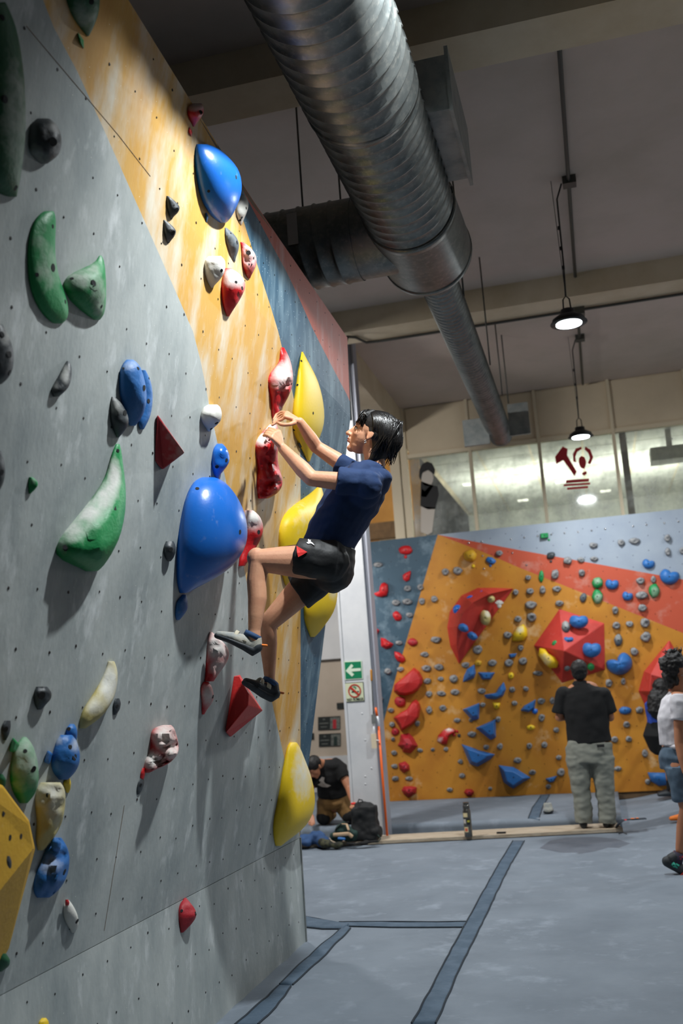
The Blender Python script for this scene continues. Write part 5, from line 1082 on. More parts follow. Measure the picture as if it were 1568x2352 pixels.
# hair
hb = MB(); p_ = lambda a, d, e: hc+(fwd*a+upv*d+sd_*e)*HS; AX = [fwd, sd_, upv]
hb.ell(p_(-.030, .052, 0), (.104, .086, .080), AX, 20, 12)
hb.ell(p_(-.074, .010, 0), (.080, .084, .078), AX, 18, 10)
hb.tube([p_(-.062, -.01, 0), p_(-.070, -.060, 0), p_(-.066, -.105, 0), p_(-.050, -.160, 0)], [(.078, .056), (.070, .048), (.060, .038), (.034, .016)], 16, side=sd_, round_=True)
for q in (-1, 1): hb.ell(p_(-.040, .018, .062*q), (.050, .026, .046), AX, 12, 8); hb.ell(p_(.018, .052, .056*q), (.028, .016, .036), AX, 12, 8); hb.tube([p_(.030, .106, .03*q), p_(.060, .078, .048*q), p_(.058, .050, .058*q)], [.016, .012, .006], 10, round_=True)
ho = hb.remesh('hair', 'hairm', root, voxel=.005, it=3, wrinkle=.0015, wscale=34, stretch=(1, 1, .4))
lk = MB(); random.seed(11)
for i in range(430):
    e = random.uniform(-1, 1); st = p_(random.uniform(.02, .065), .118-.02*abs(e), .030*e); 
    q = 1 if e > 0 else -1; a_ = random.uniform(-.42, 1)   # a_: -: falls to the front, +: sweeps back
    ang = a_; pts_ = []
    if a_ < .12:
        tgt = p_(.062+random.uniform(-.028, .018), .040+random.uniform(-.030, .026), q*(.060+.014*abs(e))); mid_ = p_(.078, .102, e*.062)
    else:
        bx = -.02-.115*a_+random.uniform(-.02, .02); bz = .030-.105*a_*random.uniform(.55, 1.05)+random.uniform(-.014, .012); wy = .085*math.sqrt(max(.08, 1-(a_*.9)**2))
        tgt = p_(bx, bz, wy*q*random.uniform(.93, 1.03)); mid_ = p_((bx+.02)*.62, .092-.02*a_, wy*.84*q*random.uniform(.6, 1.0))
    if i > 250:
        e = abs(e); st = p_(random.uniform(-.12, .0), .124-.02*e, q*.05*e); mid_ = p_(random.uniform(-.15, -.06), .07, q*.09*max(e, .2)); tgt = p_(random.uniform(-.150, -.035), random.uniform(-.10, -.03), q*.088*max(e, .15))
    for t in np.linspace(0, 1, 7):
        pts_.append((1-t)**2*st+2*t*(1-t)*mid_*1.0+t*t*tgt)
    # push onto the hair volume
    out = []
    for v in pts_:
        d = v-p_(-.030, .040, 0); l_ = np.array((np.dot(d, fwd)/.112, np.dot(d, sd_)/.091, np.dot(d, upv)/.092)); n_ = np.linalg.norm(l_)
        if n_ < .99: d = d/max(n_, .2)*.995
        v = p_(-.030, .040, 0)+d; d = v-p_(-.074, .010, 0); l_ = np.array((np.dot(d, fwd)/.084, np.dot(d, sd_)/.088, np.dot(d, upv)/.082)); n_ = np.linalg.norm(l_)
        if n_ < 1: v = p_(-.074, .010, 0)+d/max(n_, .3)
        out.append(v)
    lk.tube(out, [.0030, .0046, .0050, .0048, .0042, .0032, .0014], 5)
lk.build('hair_locks', 'hair', root, True)['kind'] = 'stuff'
# T-shirt
ts = MB()
torso(ts, [VC(754, 1262, 4.60), VC(763, 1232, 4.60), VC(787, 1186, 4.60), VC(815, 1140, 4.60), VC(838, 1112, 4.60), VC(852, 1094, 4.60)], [(.172, .120), (.162, .112), (.172, .122), (.186, .126), (.176, .108), (.115, .078)], SIDE)
ts.ell(mid(shL, nb, .45)-np.array((.012, 0, .004)), (.078, .075, .066), n=16, m=10); ts.ell(mid(shR, nb, .45)-np.array((.012, 0, .004)), (.078, .075, .066), n=16, m=10); ts.ell(shL, (.072, .072, .070)); ts.ell(shR, (.068, .068, .066)); ts.ell(VC(857, 1108, 4.60), (.085, .14, .070), n=18, m=10); ts.ell(VC(868, 1099, 4.60), (.070, .10, .046), n=18, m=10); ts.ell(mid(shL, VC(812, 1150, 4.6), .4), (.095, .085, .085), n=18, m=10); ts.ell(VC(830, 1095, 4.52), (.07, .13, .062), n=18, m=10)
slL, slR = VC(776, 1103, YN-.05), VC(775, 1064, YF+.03)
ts.tube([mid(VC(838, 1112, 4.58), shL, .6), shL, mid(shL, slL, .6), slL], [(.072, .066), (.070, .066), (.063, .062), (.062, .064)], 18)
ts.tube([mid(VC(835, 1100, 4.62), shR, .6), shR, slR], [(.062, .056), (.060, .056), (.054, .056)], 18)
ts.tube([shL+np.array((.0, .02, .01)), nb+np.array((0, 0, -.03)), shR], [.062, .066, .060], 14, round_=True)
ts.remesh('t_shirt', 'navy', root, voxel=.006, it=4, wrinkle=.011, wscale=8, stretch=(1, .6, 1.8))
ce = MB(); ringp = []
for i in range(20):
    q = 2*math.pi*i/20; ringp.append(VC(852, 1080, 4.60)+nrm(fwd)*.056*math.cos(q)+np.array((0, 1, 0))*.058*math.sin(q)-upv*.012*math.cos(q))
ce.tube(ringp+[ringp[0]], .009, 8); ce.build('collar', 'navy', root, True)
# shorts
sh = MB()
sh.tube([VC(762, 1252, 4.60), VC(758, 1275, 4.60), VC(752, 1305, 4.60), VC(745, 1325, 4.60)], [(.152, .108), (.168, .116), (.168, .120), (.14, .10)], 24, side=SIDE)
sh.tube([hipL+np.array((.02, 0, 0)), VC(715, 1282, YN), VC(681, 1277, YN-.01)], [(.096, .102), (.094, .094), (.090, .086)], 22)
sh.tube([hipR+np.array((.0, 0, -.0)), VC(722, 1332, YF-.07), VC(683, 1359, YF-.08)], [(.100, .104), (.094, .098), (.088, .094)], 22)
sh.ell(VC(755, 1298, 4.60), (.118, .184, .112), n=20, m=12); sh.ell(hipL, (.105, .105, .105)); sh.ell(hipR, (.108, .105, .108)); sh.ell(VC(762, 1316, 4.60), (.098, .15, .096), n=20, m=12)
sh.remesh('shorts', 'blacks', root, voxel=.006, it=3, wrinkle=.010, wscale=10, stretch=(1, .6, 1))
def onsurf(objs, px, py, lift=.002):
    best = None
    for o in objs:
        T = BVHTree.FromPolygons([tuple(np.array(v.co)+WL[o.name]) for v in o.data.vertices], [tuple(p.vertices) for p in o.data.polygons])
        h_ = T.ray_cast(Vector(O), Vector(ray(px, py)))
        if h_[0] is not None and (best is None or h_[3] < best[1]): best = (np.array(h_[0]), h_[3])
    return best[0]-ray(px, py)*lift if best is not None else None
def patch(o, pts, mt, name, parent, lift=.004):
    T = BVHTree.FromPolygons([tuple(np.array(v.co)+WL[o.name]) for v in o.data.vertices], [tuple(p.vertices) for p in o.data.polygons])
    P = []
    for q in pts:
        h_ = T.ray_cast(Vector(O), Vector(ray(*q)))
        if h_[0] is not None: P.append(np.array(h_[0])-ray(*q)*lift)
    if len(P) < 3: return
    n = len(P); c = sum(P)/n; V = P+[p+ray(*pts[0])*.004 for p in P]+[c-ray(*pts[0])*.001]
    mk(name, V, [(i, (i+1) % n, 2*n) for i in range(n)]+[(i, (i+1) % n, (i+1) % n+n, i+n) for i in range(n)], mt, parent)
so = [c for c in bpy.data.objects if c.name.startswith('shorts')][0]
G2 = lambda x, y: (460+x/3.92, 1150+y/3.92)
patch(so, [G2(*q) for q in ((864, 405), (962, 462), (920, 488), (880, 508), (870, 470))], 'vred', 'side_vent', root, .006)
patch(so, [G2(*q) for q in ((955, 376), (972, 368), (966, 350), (975, 345), (985, 356), (995, 350), (992, 366), (1010, 378), (1028, 400), (1022, 400), (1003, 387), (988, 384), (975, 388), (962, 384))], 'whitep', 'logo', root, .006)
# climbing shoes
def shoe(toe, ball, arch, heel, ankle, par, tab=True, s=1.0, nm='climbing_shoe', um='shoe'):
    toe, ball, arch, heel, ankle = [np.array(q) for q in (toe, ball, arch, heel, ankle)]
    d = nrm(heel-toe); up = nrm(np.array((0, 0, 1))-d*d[2]); sd = np.cross(d, up)
    A = [d, sd, up]
    b = MB(); b.tube([toe+up*.012, ball+up*.022, arch+up*.034, heel+up*.034], [(.022*s, .015*s), (.040*s, .025*s), (.034*s, .034*s), (.031*s, .036*s)], 18, side=sd, round_=True)
    b.tube([heel+up*.03, mid(heel+up*.03, ankle, .75)], [(.033*s, .036*s), (.036*s, .040*s)], 16, side=sd)
    sh_ = b.remesh(nm, um, par, voxel=.0045, it=3)
    b = MB(); b.tube([toe+up*.002-d*.004, ball+up*.006, arch+up*.014, heel+up*.012, heel+up*.034+d*.006], [(.024*s, .013*s), (.0425*s, .014*s), (.037*s, .019*s), (.0345*s, .026*s), (.034*s, .030*s)], 18, side=sd, round_=True)
    b.remesh('rubber_sole', 'rubber', par, voxel=.0045, it=3)
    for t_, w2 in ((.42, .010), (.68, .013)):
        c = toe+(heel-toe)*t_+up*.046; ar = []
        for q in np.linspace(-1.35, 1.35, 9): ar.append(toe+(heel-toe)*t_+up*.022+sd*.041*math.sin(q)*s+up*.041*math.cos(q)*s)
        MB().tube(ar, [(w2, .003)]*9, 8, side=d).build('strap', 'strap', par, True)
    MB().tube([ankle+up*.012+sd*.0*s, ankle-up*.012], [(.039*s, .041*s), (.040*s, .042*s)], 18, side=sd).build('lining', 'blues', par, True)
    if tab: MB().tube([heel+up*.050+d*.020, heel+up*.060+d*.046], [(.012, .006), (.011, .006)], 8, side=sd, round_=True).build('pull_tab', 'otab', par, True)
shoe(VC(499, 1462, 4.33), VC(528, 1474, 4.34), VC(556, 1490, 4.36), VC(578, 1500, 4.38), VC(580, 1460, 4.38), root)
shoe(VC(562, 1569, 4.56), VC(583, 1584, 4.58), VC(602, 1600, 4.62), VC(620, 1606, 4.65), VC(620, 1568, 4.66), root, um='rubber')

# ---- background people
def bg_head(b, c, f, sc=1.0):
    f = nrm(f); s = nrm(np.cross(f, (0, 0, 1))); u = nrm(np.cross(s, f)); head(b, c, f, u, s, sc); return f, u, s
def limb(b, P, R): b.tube(P, R, 14, round_=True)
def simple_hand(b, wr, d, sd, r=.0085, curl=(0, 0, -1)):
    d = nrm(d); sd = nrm(sd); cu = np.array(curl, float); kn = [wr+d*.085+sd*(q-1.5)*.021 for q in range(4)]
    fg = [[k, k+d*.035*l+cu*.004, k+d*.06*l+cu*.014, k+d*.078*l+cu*.028] for k, l in zip(kn, (.9, 1.05, 1.0, .8))]
    hand(b, wr, kn, fg, [wr+d*.02-sd*.02, wr+d*.05-sd*.045, wr+d*.078-sd*.052], r)
def bshoe(par, ankle, toe, mt='rubber', nm='shoe', sole='dark'):
    ankle = np.array(ankle); toe = np.array(toe); d = nrm(toe-ankle); b = MB()
    heel = ankle+np.array((0, 0, toe[2]-ankle[2]))-d*np.array((1, 1, 0))*.03
    b.tube([heel+(0, 0, .03), mid(heel, toe, .55)+(0, 0, .032), toe+(0, 0, .022)], [(.036, .034), (.040, .034), (.032, .022)], 14, side=nrm(np.cross(d, (0, 0, 1))), round_=True)
    b.tube([heel+(0, 0, .03), ankle], .038, 12); b.remesh(nm, mt, par, voxel=.008, it=3)
# standing man, back to the camera
Y = 10.66; t = empty('person', VC(1362, 1895, Y)); tag(t, 'man in black T-shirt and grey trousers standing with folded arms, seen from behind', 'person')
b = MB(); hc2 = VC(1331, 1543, Y); f, u, s = bg_head(b, hc2, (.10, 1, .12), 1.0)
b.tube([hc2-(0, 0, .05), VC(1330, 1572, Y)], .056, 14, round_=True)
S_ = np.array((1, 0, 0.)); b.tube([VC(1353, 1712, Y), VC(1348, 1665, Y), VC(1343, 1615, Y), VC(1336, 1585, Y)], [(.19, .13), (.20, .13), (.215, .13), (.17, .09)], 22, side=S_, round_=True)
for sx, ex, wx, hx in ((1293, 1284, 1325, -.0), (1385, 1401, 1365, 0)):
    sh_ = VC(sx, 1592, Y); el_ = VC(ex, 1648, Y+.03); wr_ = VC(wx, 1640, Y+.26)
    limb(b, [sh_, mid(sh_, el_), el_], [.055, .050, .042]); limb(b, [el_, mid(el_, wr_), wr_], [.042, .040, .028]); simple_hand(b, wr_, wr_-el_+(0, -.08, .03), (0, 0, 1))
for hx, kx, ax in ((1329, 1334, 1339), (1378, 1386, 1393)):
    limb(b, [VC(hx, 1735, Y), VC(kx, 1812, Y), VC(ax, 1886, Y)], [.095, .066, .045])
b.remesh('body', 'skind', t, voxel=.0075, it=3)
b = MB(); AX = [f, s, u]; b.ell(hc2-f*.022+u*.035, (.100, .088, .094), AX, 18, 12); b.ell(hc2-f*.055-u*.015, (.055, .076, .07), AX, 16, 10); b.remesh('hair', 'hairm', t, voxel=.007, it=2, wrinkle=.005, wscale=40)
b = MB(); b.tube([VC(1354, 1706, Y), VC(1350, 1675, Y), VC(1344, 1625, Y), VC(1338, 1592, Y), VC(1332, 1574, Y)], [(.222, .150), (.215, .148), (.232, .150), (.215, .13), (.11, .09)], 24, side=S_)
b.ell(VC(1338, 1592, Y), (.225, .11, .075), n=20, m=10)
for sx, ex in ((1294, 1285), (1385, 1400)):
    sh_ = VC(sx, 1594, Y); el_ = VC(ex, 1638, Y+.02); b.tube([sh_, mid(sh_, el_), el_], [.078, .080, .080], 16); b.ell(sh_, (.078, .085, .070))
b.ell(VC(1333, 1572, Y), (.085, .085, .05)); b.remesh('t_shirt', 'blackc', t, voxel=.009, it=3, wrinkle=.012, wscale=7)
b = MB(); b.tube([VC(1353, 1702, Y), VC(1353, 1722, Y), VC(1354, 1750, Y)], [(.215, .145), (.235, .160), (.235, .155)], 24, side=S_)
for hx, kx, ax in ((1328, 1334, 1340), (1381, 1388, 1394)):
    b.tube([VC(hx, 1738, Y), VC((hx+kx)/2, 1775, Y), VC(kx, 1815, Y), VC(ax, 1860, Y), VC(ax, 1890, Y)], [(.13, .14), (.115, .12), (.094, .10), (.086, .09), (.088, .10)], 20)
b.remesh('trousers', 'gpants', t, voxel=.009, it=3, wrinkle=.013, wscale=8, stretch=(1, 1, 1.7))
c = VC(1379, 1713, Y-.165); MB().box(c-(.036, .006, .014), c+(.036, .003, .014)).build('back_pocket', 'cable', t)
for ax, ay in ((1339, 1888), (1393, 1885)):
    a = VC(ax, ay, Y); bshoe(t, a, (a[0]-.02 if ax < 1360 else a[0]+.05, a[1]+.20, .036))
# kneeling man packing bags
Y = 11.16; t = empty('person', VC(770, 1890, Y)); tag(t, 'man in black T-shirt and khaki trousers kneeling and bending over bags', 'person')
b = MB(); hc3 = VC(722, 1762, Y-.32); f3, u3, s3 = bg_head(b, hc3, (-.35, -.55, -.75), .98)
limb(b, [hc3+u3*.02-f3*.05, VC(742, 1758, Y-.12)], [.055, .065])
b.tube([VC(766, 1842, Y+.02), VC(762, 1800, Y-.02), VC(756, 1765, Y-.10)], [(.15, .12), (.15, .12), (.19, .11)], 20, side=S_, round_=True)
P = [VC(784, 1772, Y-.14), VC(802, 1812, Y-.22), VC(812, 1846, Y-.45)]; limb(b, [P[0], mid(P[0], P[1]), P[1]], [.055, .05, .042]); limb(b, [P[1], mid(P[1], P[2]), P[2]], [.043, .040, .028]); simple_hand(b, P[2], P[2]-P[1], (1, 0, 0))
P = [VC(722, 1785, Y-.14), VC(706, 1825, Y-.25), VC(712, 1865, Y-.45)]; limb(b, P, [.055, .042, .028]); simple_hand(b, P[2], P[2]-P[1], (1, 0, 0))
for hx, kx in ((750, 744), (786, 800)):
    k_ = VC(kx, 1888, Y-.02); k_[2] = .17; limb(b, [VC(hx, 1842, Y+.02), k_, k_+(0, .36, -.01)], [.085, .062, .04])
b.remesh('body', 'skind', t, voxel=.008, it=3)
b = MB(); b.ell(hc3-f3*.02+u3*.034, (.098, .080, .090), [f3, s3, u3], 18, 12); b.remesh('hair', 'hairm', t, voxel=.008, it=2, wrinkle=.003, wscale=40)
b = MB(); b.tube([VC(766, 1826, Y), VC(763, 1800, Y-.03), VC(757, 1768, Y-.10), VC(748, 1756, Y-.13)], [(.185, .15), (.18, .15), (.215, .14), (.15, .10)], 22, side=S_)
b.ell(VC(754, 1762, Y-.12), (.20, .12, .09), n=18, m=10)
P = [VC(780, 1768, Y-.13), VC(791, 1790, Y-.18)]; b.tube(P, [.085, .078], 16); b.ell(P[0], (.085, .085, .08)); P = [VC(726, 1778, Y-.13), VC(714, 1803, Y-.2)]; b.tube(P, [.085, .075], 16)
b.remesh('t_shirt', 'blackc', t, voxel=.009, it=3, wrinkle=.012, wscale=7)
tsh = [c for c in t.children if c.name.startswith('t_shirt')][0]
C7 = lambda x, y: (680+x/4.9, 1480+y/4.9)
patch(tsh, [C7(*q) for q in ((255, 1530), (290, 1490), (320, 1500), (310, 1540), (330, 1570), (390, 1590), (350, 1610), (290, 1605), (240, 1580), (275, 1560))], 'decw', 'shirt_print', t, .008)
b = MB(); b.tube([VC(766, 1818, Y), VC(767, 1840, Y+.01), VC(768, 1852, Y+.02)], [(.175, .14), (.19, .15), (.18, .14)], 22, side=S_)
for hx, kx in ((750, 745), (788, 802)):
    k_ = VC(kx, 1886, Y-.02); k_[2] = .185; b.tube([VC(hx, 1845, Y+.01), mid(VC(hx, 1845, Y+.01), k_), k_], [.112, .098, .086], 18, round_=True); b.tube([k_, k_+(0, .33, -.01)], [.078, .058], 14, round_=True)
b.remesh('trousers', 'khaki', t, voxel=.009, it=2, wrinkle=.014, wscale=8)
for kx in (743, 803):
    k_ = VC(kx, 1890, Y-.05); k_[2] = .18; MB().ell(k_, (.082, .065, .075), n=16, m=10).build('knee_pad', 'blackc', t, True)
# woman in white walking out of the frame
Y = 8.40; t = empty('person', VC(1575, 2000, Y)); tag(t, 'woman with curly black hair, white T-shirt and denim shorts, cut off at the right', 'person')
b = MB(); hc4 = VC(1560, 1538, Y); f, u, s = bg_head(b, hc4, (1, .22, .02), .98)
limb(b, [hc4-u*.05-f*.01, VC(1556, 1588, Y)], [.050, .055])
b.tube([VC(1558, 1750, Y), VC(1556, 1705, Y), VC(1552, 1650, Y), VC(1554, 1608, Y)], [(.15, .13), (.125, .10), (.15, .115), (.15, .08)], 20, side=(-.15, 1, 0), round_=True)
sN = VC(1560, 1615, Y-.17); eN = VC(1560, 1708, Y-.20); wN = VC(1573, 1772, Y-.24); limb(b, [sN, mid(sN, eN), eN], [.05, .045, .038]); limb(b, [eN, mid(eN, wN), wN], [.038, .036, .025]); simple_hand(b, wN, wN-eN, (0, 1, 0))
sF = VC(1543, 1612, Y+.15); eF = VC(1528, 1680, Y+.17); wF = VC(1529, 1735, Y+.15); limb(b, [sF, mid(sF, eF), eF], [.048, .042, .036]); limb(b, [eF, mid(eF, wF), wF], [.036, .034, .024]); simple_hand(b, wF, wF-eF, (0, 1, 0))
hN = VC(1560, 1760, Y-.08); kN = VC(1578, 1858, Y-.1); aN = VC(1561, 1952, Y-.1); limb(b, [hN, kN, VC(1570, 1900, Y-.1), aN], [.095, .058, .056, .034])
hF = VC(1562, 1760, Y+.08); kF = VC(1612, 1850, Y+.1); aF = VC(1632, 1955, Y+.1); limb(b, [hF, kF, aF], [.092, .058, .034])
b.remesh('body', 'skind', t, voxel=.007, it=3)
b = MB(); AX = [f, s, u]; b.ell(hc4-f*.045+u*.05, (.105, .095, .095), AX, 18, 12); b.ell(hc4-f*.09+u*.06, (.06, .07, .06), AX); b.ell(hc4-f*.07-u*.05, (.065, .07, .10), AX); b.ell(hc4-f*.03+u*.12, (.06, .05, .045), AX)
b.remesh('hair', 'hairm', t, voxel=.007, it=1, wrinkle=.016, wscale=24)
b = MB()
for i in range(26):
    a = random.uniform(0, 6.28); c = hc4-f*.03+u*.13+f*.06*math.cos(a)+s*.04*math.sin(a); b.tube([c, c+u*.02+f*random.uniform(-.03, .03), c+u*random.uniform(.02, .05)+f*random.uniform(-.04, .04)], [.004, .004, .0015], 5)
b.build('loose_curls', 'hair', t, True)['kind'] = 'stuff'
MB().tube([hc4-f*.10+u*.112-s*.02, hc4-f*.06+u*.118-s*.04, hc4-f*.02+u*.11-s*.055], .008, 8, round_=True).build('hair_clip', 'silver', t, True)
MB().ell(hc4-f*.012-u*.045+s*.078, (.004, .004, .006), n=8, m=6).build('earring', 'silver', t, True)
b = MB(); b.tube([VC(1552, 1712, Y), VC(1551, 1690, Y), VC(1549, 1650, Y), VC(1552, 1612, Y), VC(1556, 1592, Y)], [(.15, .125), (.155, .125), (.172, .135), (.165, .105), (.09, .07)], 22, side=(-.15, 1, 0))
b.tube([sN+(0, .03, .03), sN, mid(sN, eN, .42)], [.07, .068, .066], 16); b.tube([sF, mid(sF, eF, .42)], [.065, .062], 16)
b.remesh('t_shirt', 'wtee', t, voxel=.008, it=3, wrinkle=.011, wscale=9)
MB().tube([VC(1530, 1713, Y-.05), VC(1550, 1716, Y-.15), VC(1568, 1716, Y-.16)], [.016, .018, .016], 10, round_=True).build('knotted_hem', 'wtee', t, True)
b = MB(); b.tube([VC(1557, 1718, Y), VC(1556, 1740, Y), VC(1558, 1765, Y)], [(.155, .125), (.175, .145), (.17, .14)], 22, side=(-.15, 1, 0))
b.tube([hN, mid(hN, kN, .5), mid(hN, kN, .80)], [.118, .106, .098], 18); b.tube([hF, mid(hF, kF, .5), mid(hF, kF, .8)], [.115, .10, .095], 18)
b.remesh('denim_shorts', 'jean', t, voxel=.008, it=2, wrinkle=.012, wscale=8)
toe = VC(1600, 2022, Y-.1); he = VC(1533, 1985, Y-.1)
b = MB(); b.tube([he+(0.0, 0, .02), mid(he, toe, .5)+(0, 0, .02), toe], [(.042, .042), (.044, .040), (.030, .020)], 16, round_=True); b.tube([he+(.03, 0, .03), mid(he, aN, .6)+(.02, 0, 0)], [.048, .042], 14); b.remesh('climbing_shoe', 'rubber', t, voxel=.007, it=3)
MB().tube([VC(1551, 1985, Y-.1), VC(1559, 1958, Y-.1)], [.046, .041], 16).build('sock', 'sock', t, True); MB().tube([VC(1547, 1990, Y-.1), VC(1551, 1980, Y-.1)], [.050, .049], 16).build('sock_band', 'teal', t, True)
MB().tube([VC(1536, 1972, Y-.1), VC(1524, 1977, Y-.1)], [(.012, .004), (.010, .004)], 8, round_=True).build('pull_tab', 'blackc', t, True)
MB().tube([VC(1562, 2012, Y-.145), VC(1575, 2000, Y-.145)], .006, 8, round_=True).build('red_stripe', 'signr', t, True)
bshoe(t, aF, aF+(.24, 0, -.13), 'rubber', 'climbing_shoe')
# woman with long hair at the wall
Y = 12.55; t = empty('person', VC(1545, 1826, Y)); tag(t, 'woman with long black hair and blue top facing the far wall at the right', 'person')
b = MB(); hc5 = VC(1522, 1580, Y); f, u, s = bg_head(b, hc5, (.55, .8, .25), .97); limb(b, [hc5-u*.05, VC(1516, 1606, Y)], [.05, .055])
b.tube([VC(1517, 1690, Y), VC(1514, 1655, Y), VC(1514, 1620, Y)], [(.145, .12), (.12, .10), (.15, .09)], 18, side=S_, round_=True)
limb(b, [VC(1498, 1622, Y), VC(1496, 1655, Y+.1), VC(1504, 1640, Y+.32)], [.045, .036, .026]); simple_hand(b, VC(1504, 1640, Y+.32), (.1, 1, .2), (1, 0, 0))
limb(b, [VC(1533, 1622, Y), VC(1545, 1655, Y+.1), VC(1548, 1640, Y+.32)], [.045, .036, .026]); simple_hand(b, VC(1548, 1640, Y+.32), (.1, 1, .2), (1, 0, 0))
for q in (-.08, .08): limb(b, [VC(1520, 1695, Y+q), VC(1542, 1758, Y+q), VC(1544, 1818, Y+q)], [.09, .06, .04])
b.remesh('body', 'skind', t, voxel=.008, it=3)
b = MB(); AX = [f, s, u]; b.ell(hc5-f*.03+u*.03, (.105, .09, .095), AX, 18, 12); b.tube([hc5-f*.06, VC(1510, 1605, Y-.12), VC(1508, 1635, Y-.14), VC(1510, 1650, Y-.13)], [(.09, .06), (.12, .06), (.11, .05), (.05, .02)], 16, side=S_, round_=True); b.remesh('hair', 'hairm', t, voxel=.009, it=1, wrinkle=.016, wscale=20)
b = MB(); b.tube([VC(1513, 1668, Y), VC(1513, 1650, Y), VC(1514, 1620, Y), VC(1516, 1606, Y)], [(.145, .125), (.14, .12), (.175, .115), (.10, .07)], 20, side=S_); b.remesh('blue_top', 'bluet', t, voxel=.009, it=3, wrinkle=.01, wscale=9)
b = MB(); b.tube([VC(1514, 1664, Y), VC(1512, 1690, Y-.03), VC(1516, 1708, Y)], [(.145, .13), (.18, .16), (.15, .14)], 20, side=S_, round_=True)
for q in (-.08, .08): b.tube([VC(1520, 1695, Y+q), VC(1543, 1758, Y+q), VC(1545, 1815, Y+q)], [.105, .082, .07], 16)
b.remesh('black_trousers', 'blackc', t, voxel=.009, it=3)
for q in (-.08, .08): a = VC(1545, 1815, Y+q); bshoe(t, a, (a[0]-.16, a[1], .105))
# person beyond the right edge: only a foot shows
Y = 10.85; t = empty('person', VC(1590, 1892, Y)); tag(t, 'person in dark leggings and orange shoes, only one foot in view at the right edge', 'person')
b = MB(); hc6 = VC(1612, 1525, Y); f, u, s = bg_head(b, hc6, (1, .4, 0)); limb(b, [hc6-u*.05, VC(1612, 1565, Y)], [.05, .06])
b.tube([VC(1606, 1710, Y), VC(1606, 1640, Y), VC(1608, 1590, Y)], [(.15, .12), (.14, .11), (.17, .09)], 18, side=(0, 1, 0), round_=True)
for q in (-.17, .17): limb(b, [VC(1606, 1600, Y+q), VC(1602, 1665, Y+q*1.2), VC(1615, 1720, Y+q*1.2)], [.048, .04, .028]); simple_hand(b, VC(1615, 1720, Y+q*1.2), (.1, 0, -1), (0, 1, 0))
for q, dx in ((-.09, -8), (.09, 22)): limb(b, [VC(1606, 1720, Y+q), VC(1606+dx, 1800, Y+q), VC(1590+dx, 1882, Y+q)], [.09, .06, .04])
b.remesh('body', 'skind', t, voxel=.009, it=3)
b = MB(); b.ell(hc6-f*.03+u*.035, (.10, .09, .095), [f, s, u], 16, 10); b.remesh('hair', 'hairm', t, voxel=.01, it=2)
b = MB(); b.tube([VC(1606, 1715, Y), VC(1606, 1640, Y), VC(1608, 1585, Y)], [(.17, .14), (.17, .13), (.19, .11)], 20, side=(0, 1, 0)); b.remesh('t_shirt', 'blackc', t, voxel=.01, it=3)
b = MB(); b.ell(VC(1606, 1720, Y), (.15, .16, .12))
for q, dx in ((-.09, -8), (.09, 22)): b.tube([VC(1606, 1720, Y+q), VC(1606+dx, 1800, Y+q), VC(1588+dx, 1872, Y+q)], [.105, .07, .052], 16)
b.remesh('leggings', 'blackc', t, voxel=.01, it=3)
for q, dx in ((-.09, -8), (.09, 22)): a = VC(1590+dx, 1880, Y+q); bshoe(t, a, (a[0]-.17 if dx < 0 else a[0]+.2, a[1], .06), 'otab')

# ================================================================== SMALL THINGS ON THE MATS
def mound(name, parts, mt, label, cat, voxel=.010, wr=.02, ws=9, par=None, it=3):
    b = MB()
    for (px, py, Y, rx, ry, rz) in parts: b.ell(VC(px, py, Y), (rx, ry, rz), n=16, m=10)
    o = b.remesh(name, mt, par, voxel=voxel, it=it, wrinkle=wr, wscale=ws)
    if label: tag(o, label, cat)
    return o
t = empty('backpack', VC(842, 1925, 10.36)); tag(t, 'large black backpack standing open on the plank', 'bag')
b = MB(); b.add([tuple(VC(*q)) for q in ((808, 1930, 10.26), (864, 1932, 10.26), (872, 1926, 10.50), (812, 1922, 10.50), (806, 1856, 10.28), (862, 1850, 10.28), (868, 1850, 10.50), (818, 1842, 10.50))], [(0, 1, 5, 4), (1, 2, 6, 5), (2, 3, 7, 6), (3, 0, 4, 7), (4, 5, 6, 7), (3, 2, 1, 0)])
b.ell(VC(862, 1908, 10.34), (.07, .09, .07)); b.ell(VC(836, 1850, 10.40), (.10, .09, .04)); b.remesh('bag_body', 'bagb', t, voxel=.010, it=6, wrinkle=.016, wscale=9)
MB().tube([VC(822, 1842, 10.36), VC(824, 1836, 10.36), VC(832, 1838, 10.36), VC(833, 1844, 10.36)], .007, 8, round_=True).build('grab_loop', 'cable', t, True)
MB().tube([VC(850, 1935, 10.22), VC(868, 1934, 10.22), VC(874, 1926, 10.24), VC(868, 1918, 10.26)], [(.012, .004)]*4, 8, side=(0, 1, 0), round_=True).build('strap', 'bagg', t, True)
MB().tube([VC(808, 1846, 10.60), VC(816, 1846, 10.60)], .012, 8, round_=True).build('red_tag', 'vred', t, True)
t = empty('gym_bag', VC(790, 1925, 10.24)); tag(t, 'green and tan shoulder bag lying against the backpack', 'bag')
mound('bag_body', [(788, 1908, 10.22, .10, .10, .07), (775, 1918, 10.20, .09, .09, .05), (802, 1918, 10.20, .08, .09, .06)], 'bagg', None, None, par=t, wr=.03)
MB().tube([VC(766, 1918, 10.10), VC(780, 1917, 10.09), VC(800, 1915, 10.09), VC(808, 1922, 10.10)], [(.020, .008)]*4, 8, side=(0, 0, 1), round_=True).build('tan_strap', 'tan', t, True)
MB().tube([VC(786, 1892, 10.12), VC(796, 1893, 10.11), VC(800, 1906, 10.09)], [(.018, .008)]*3, 8, round_=True).build('tan_strap', 'tan', t, True)
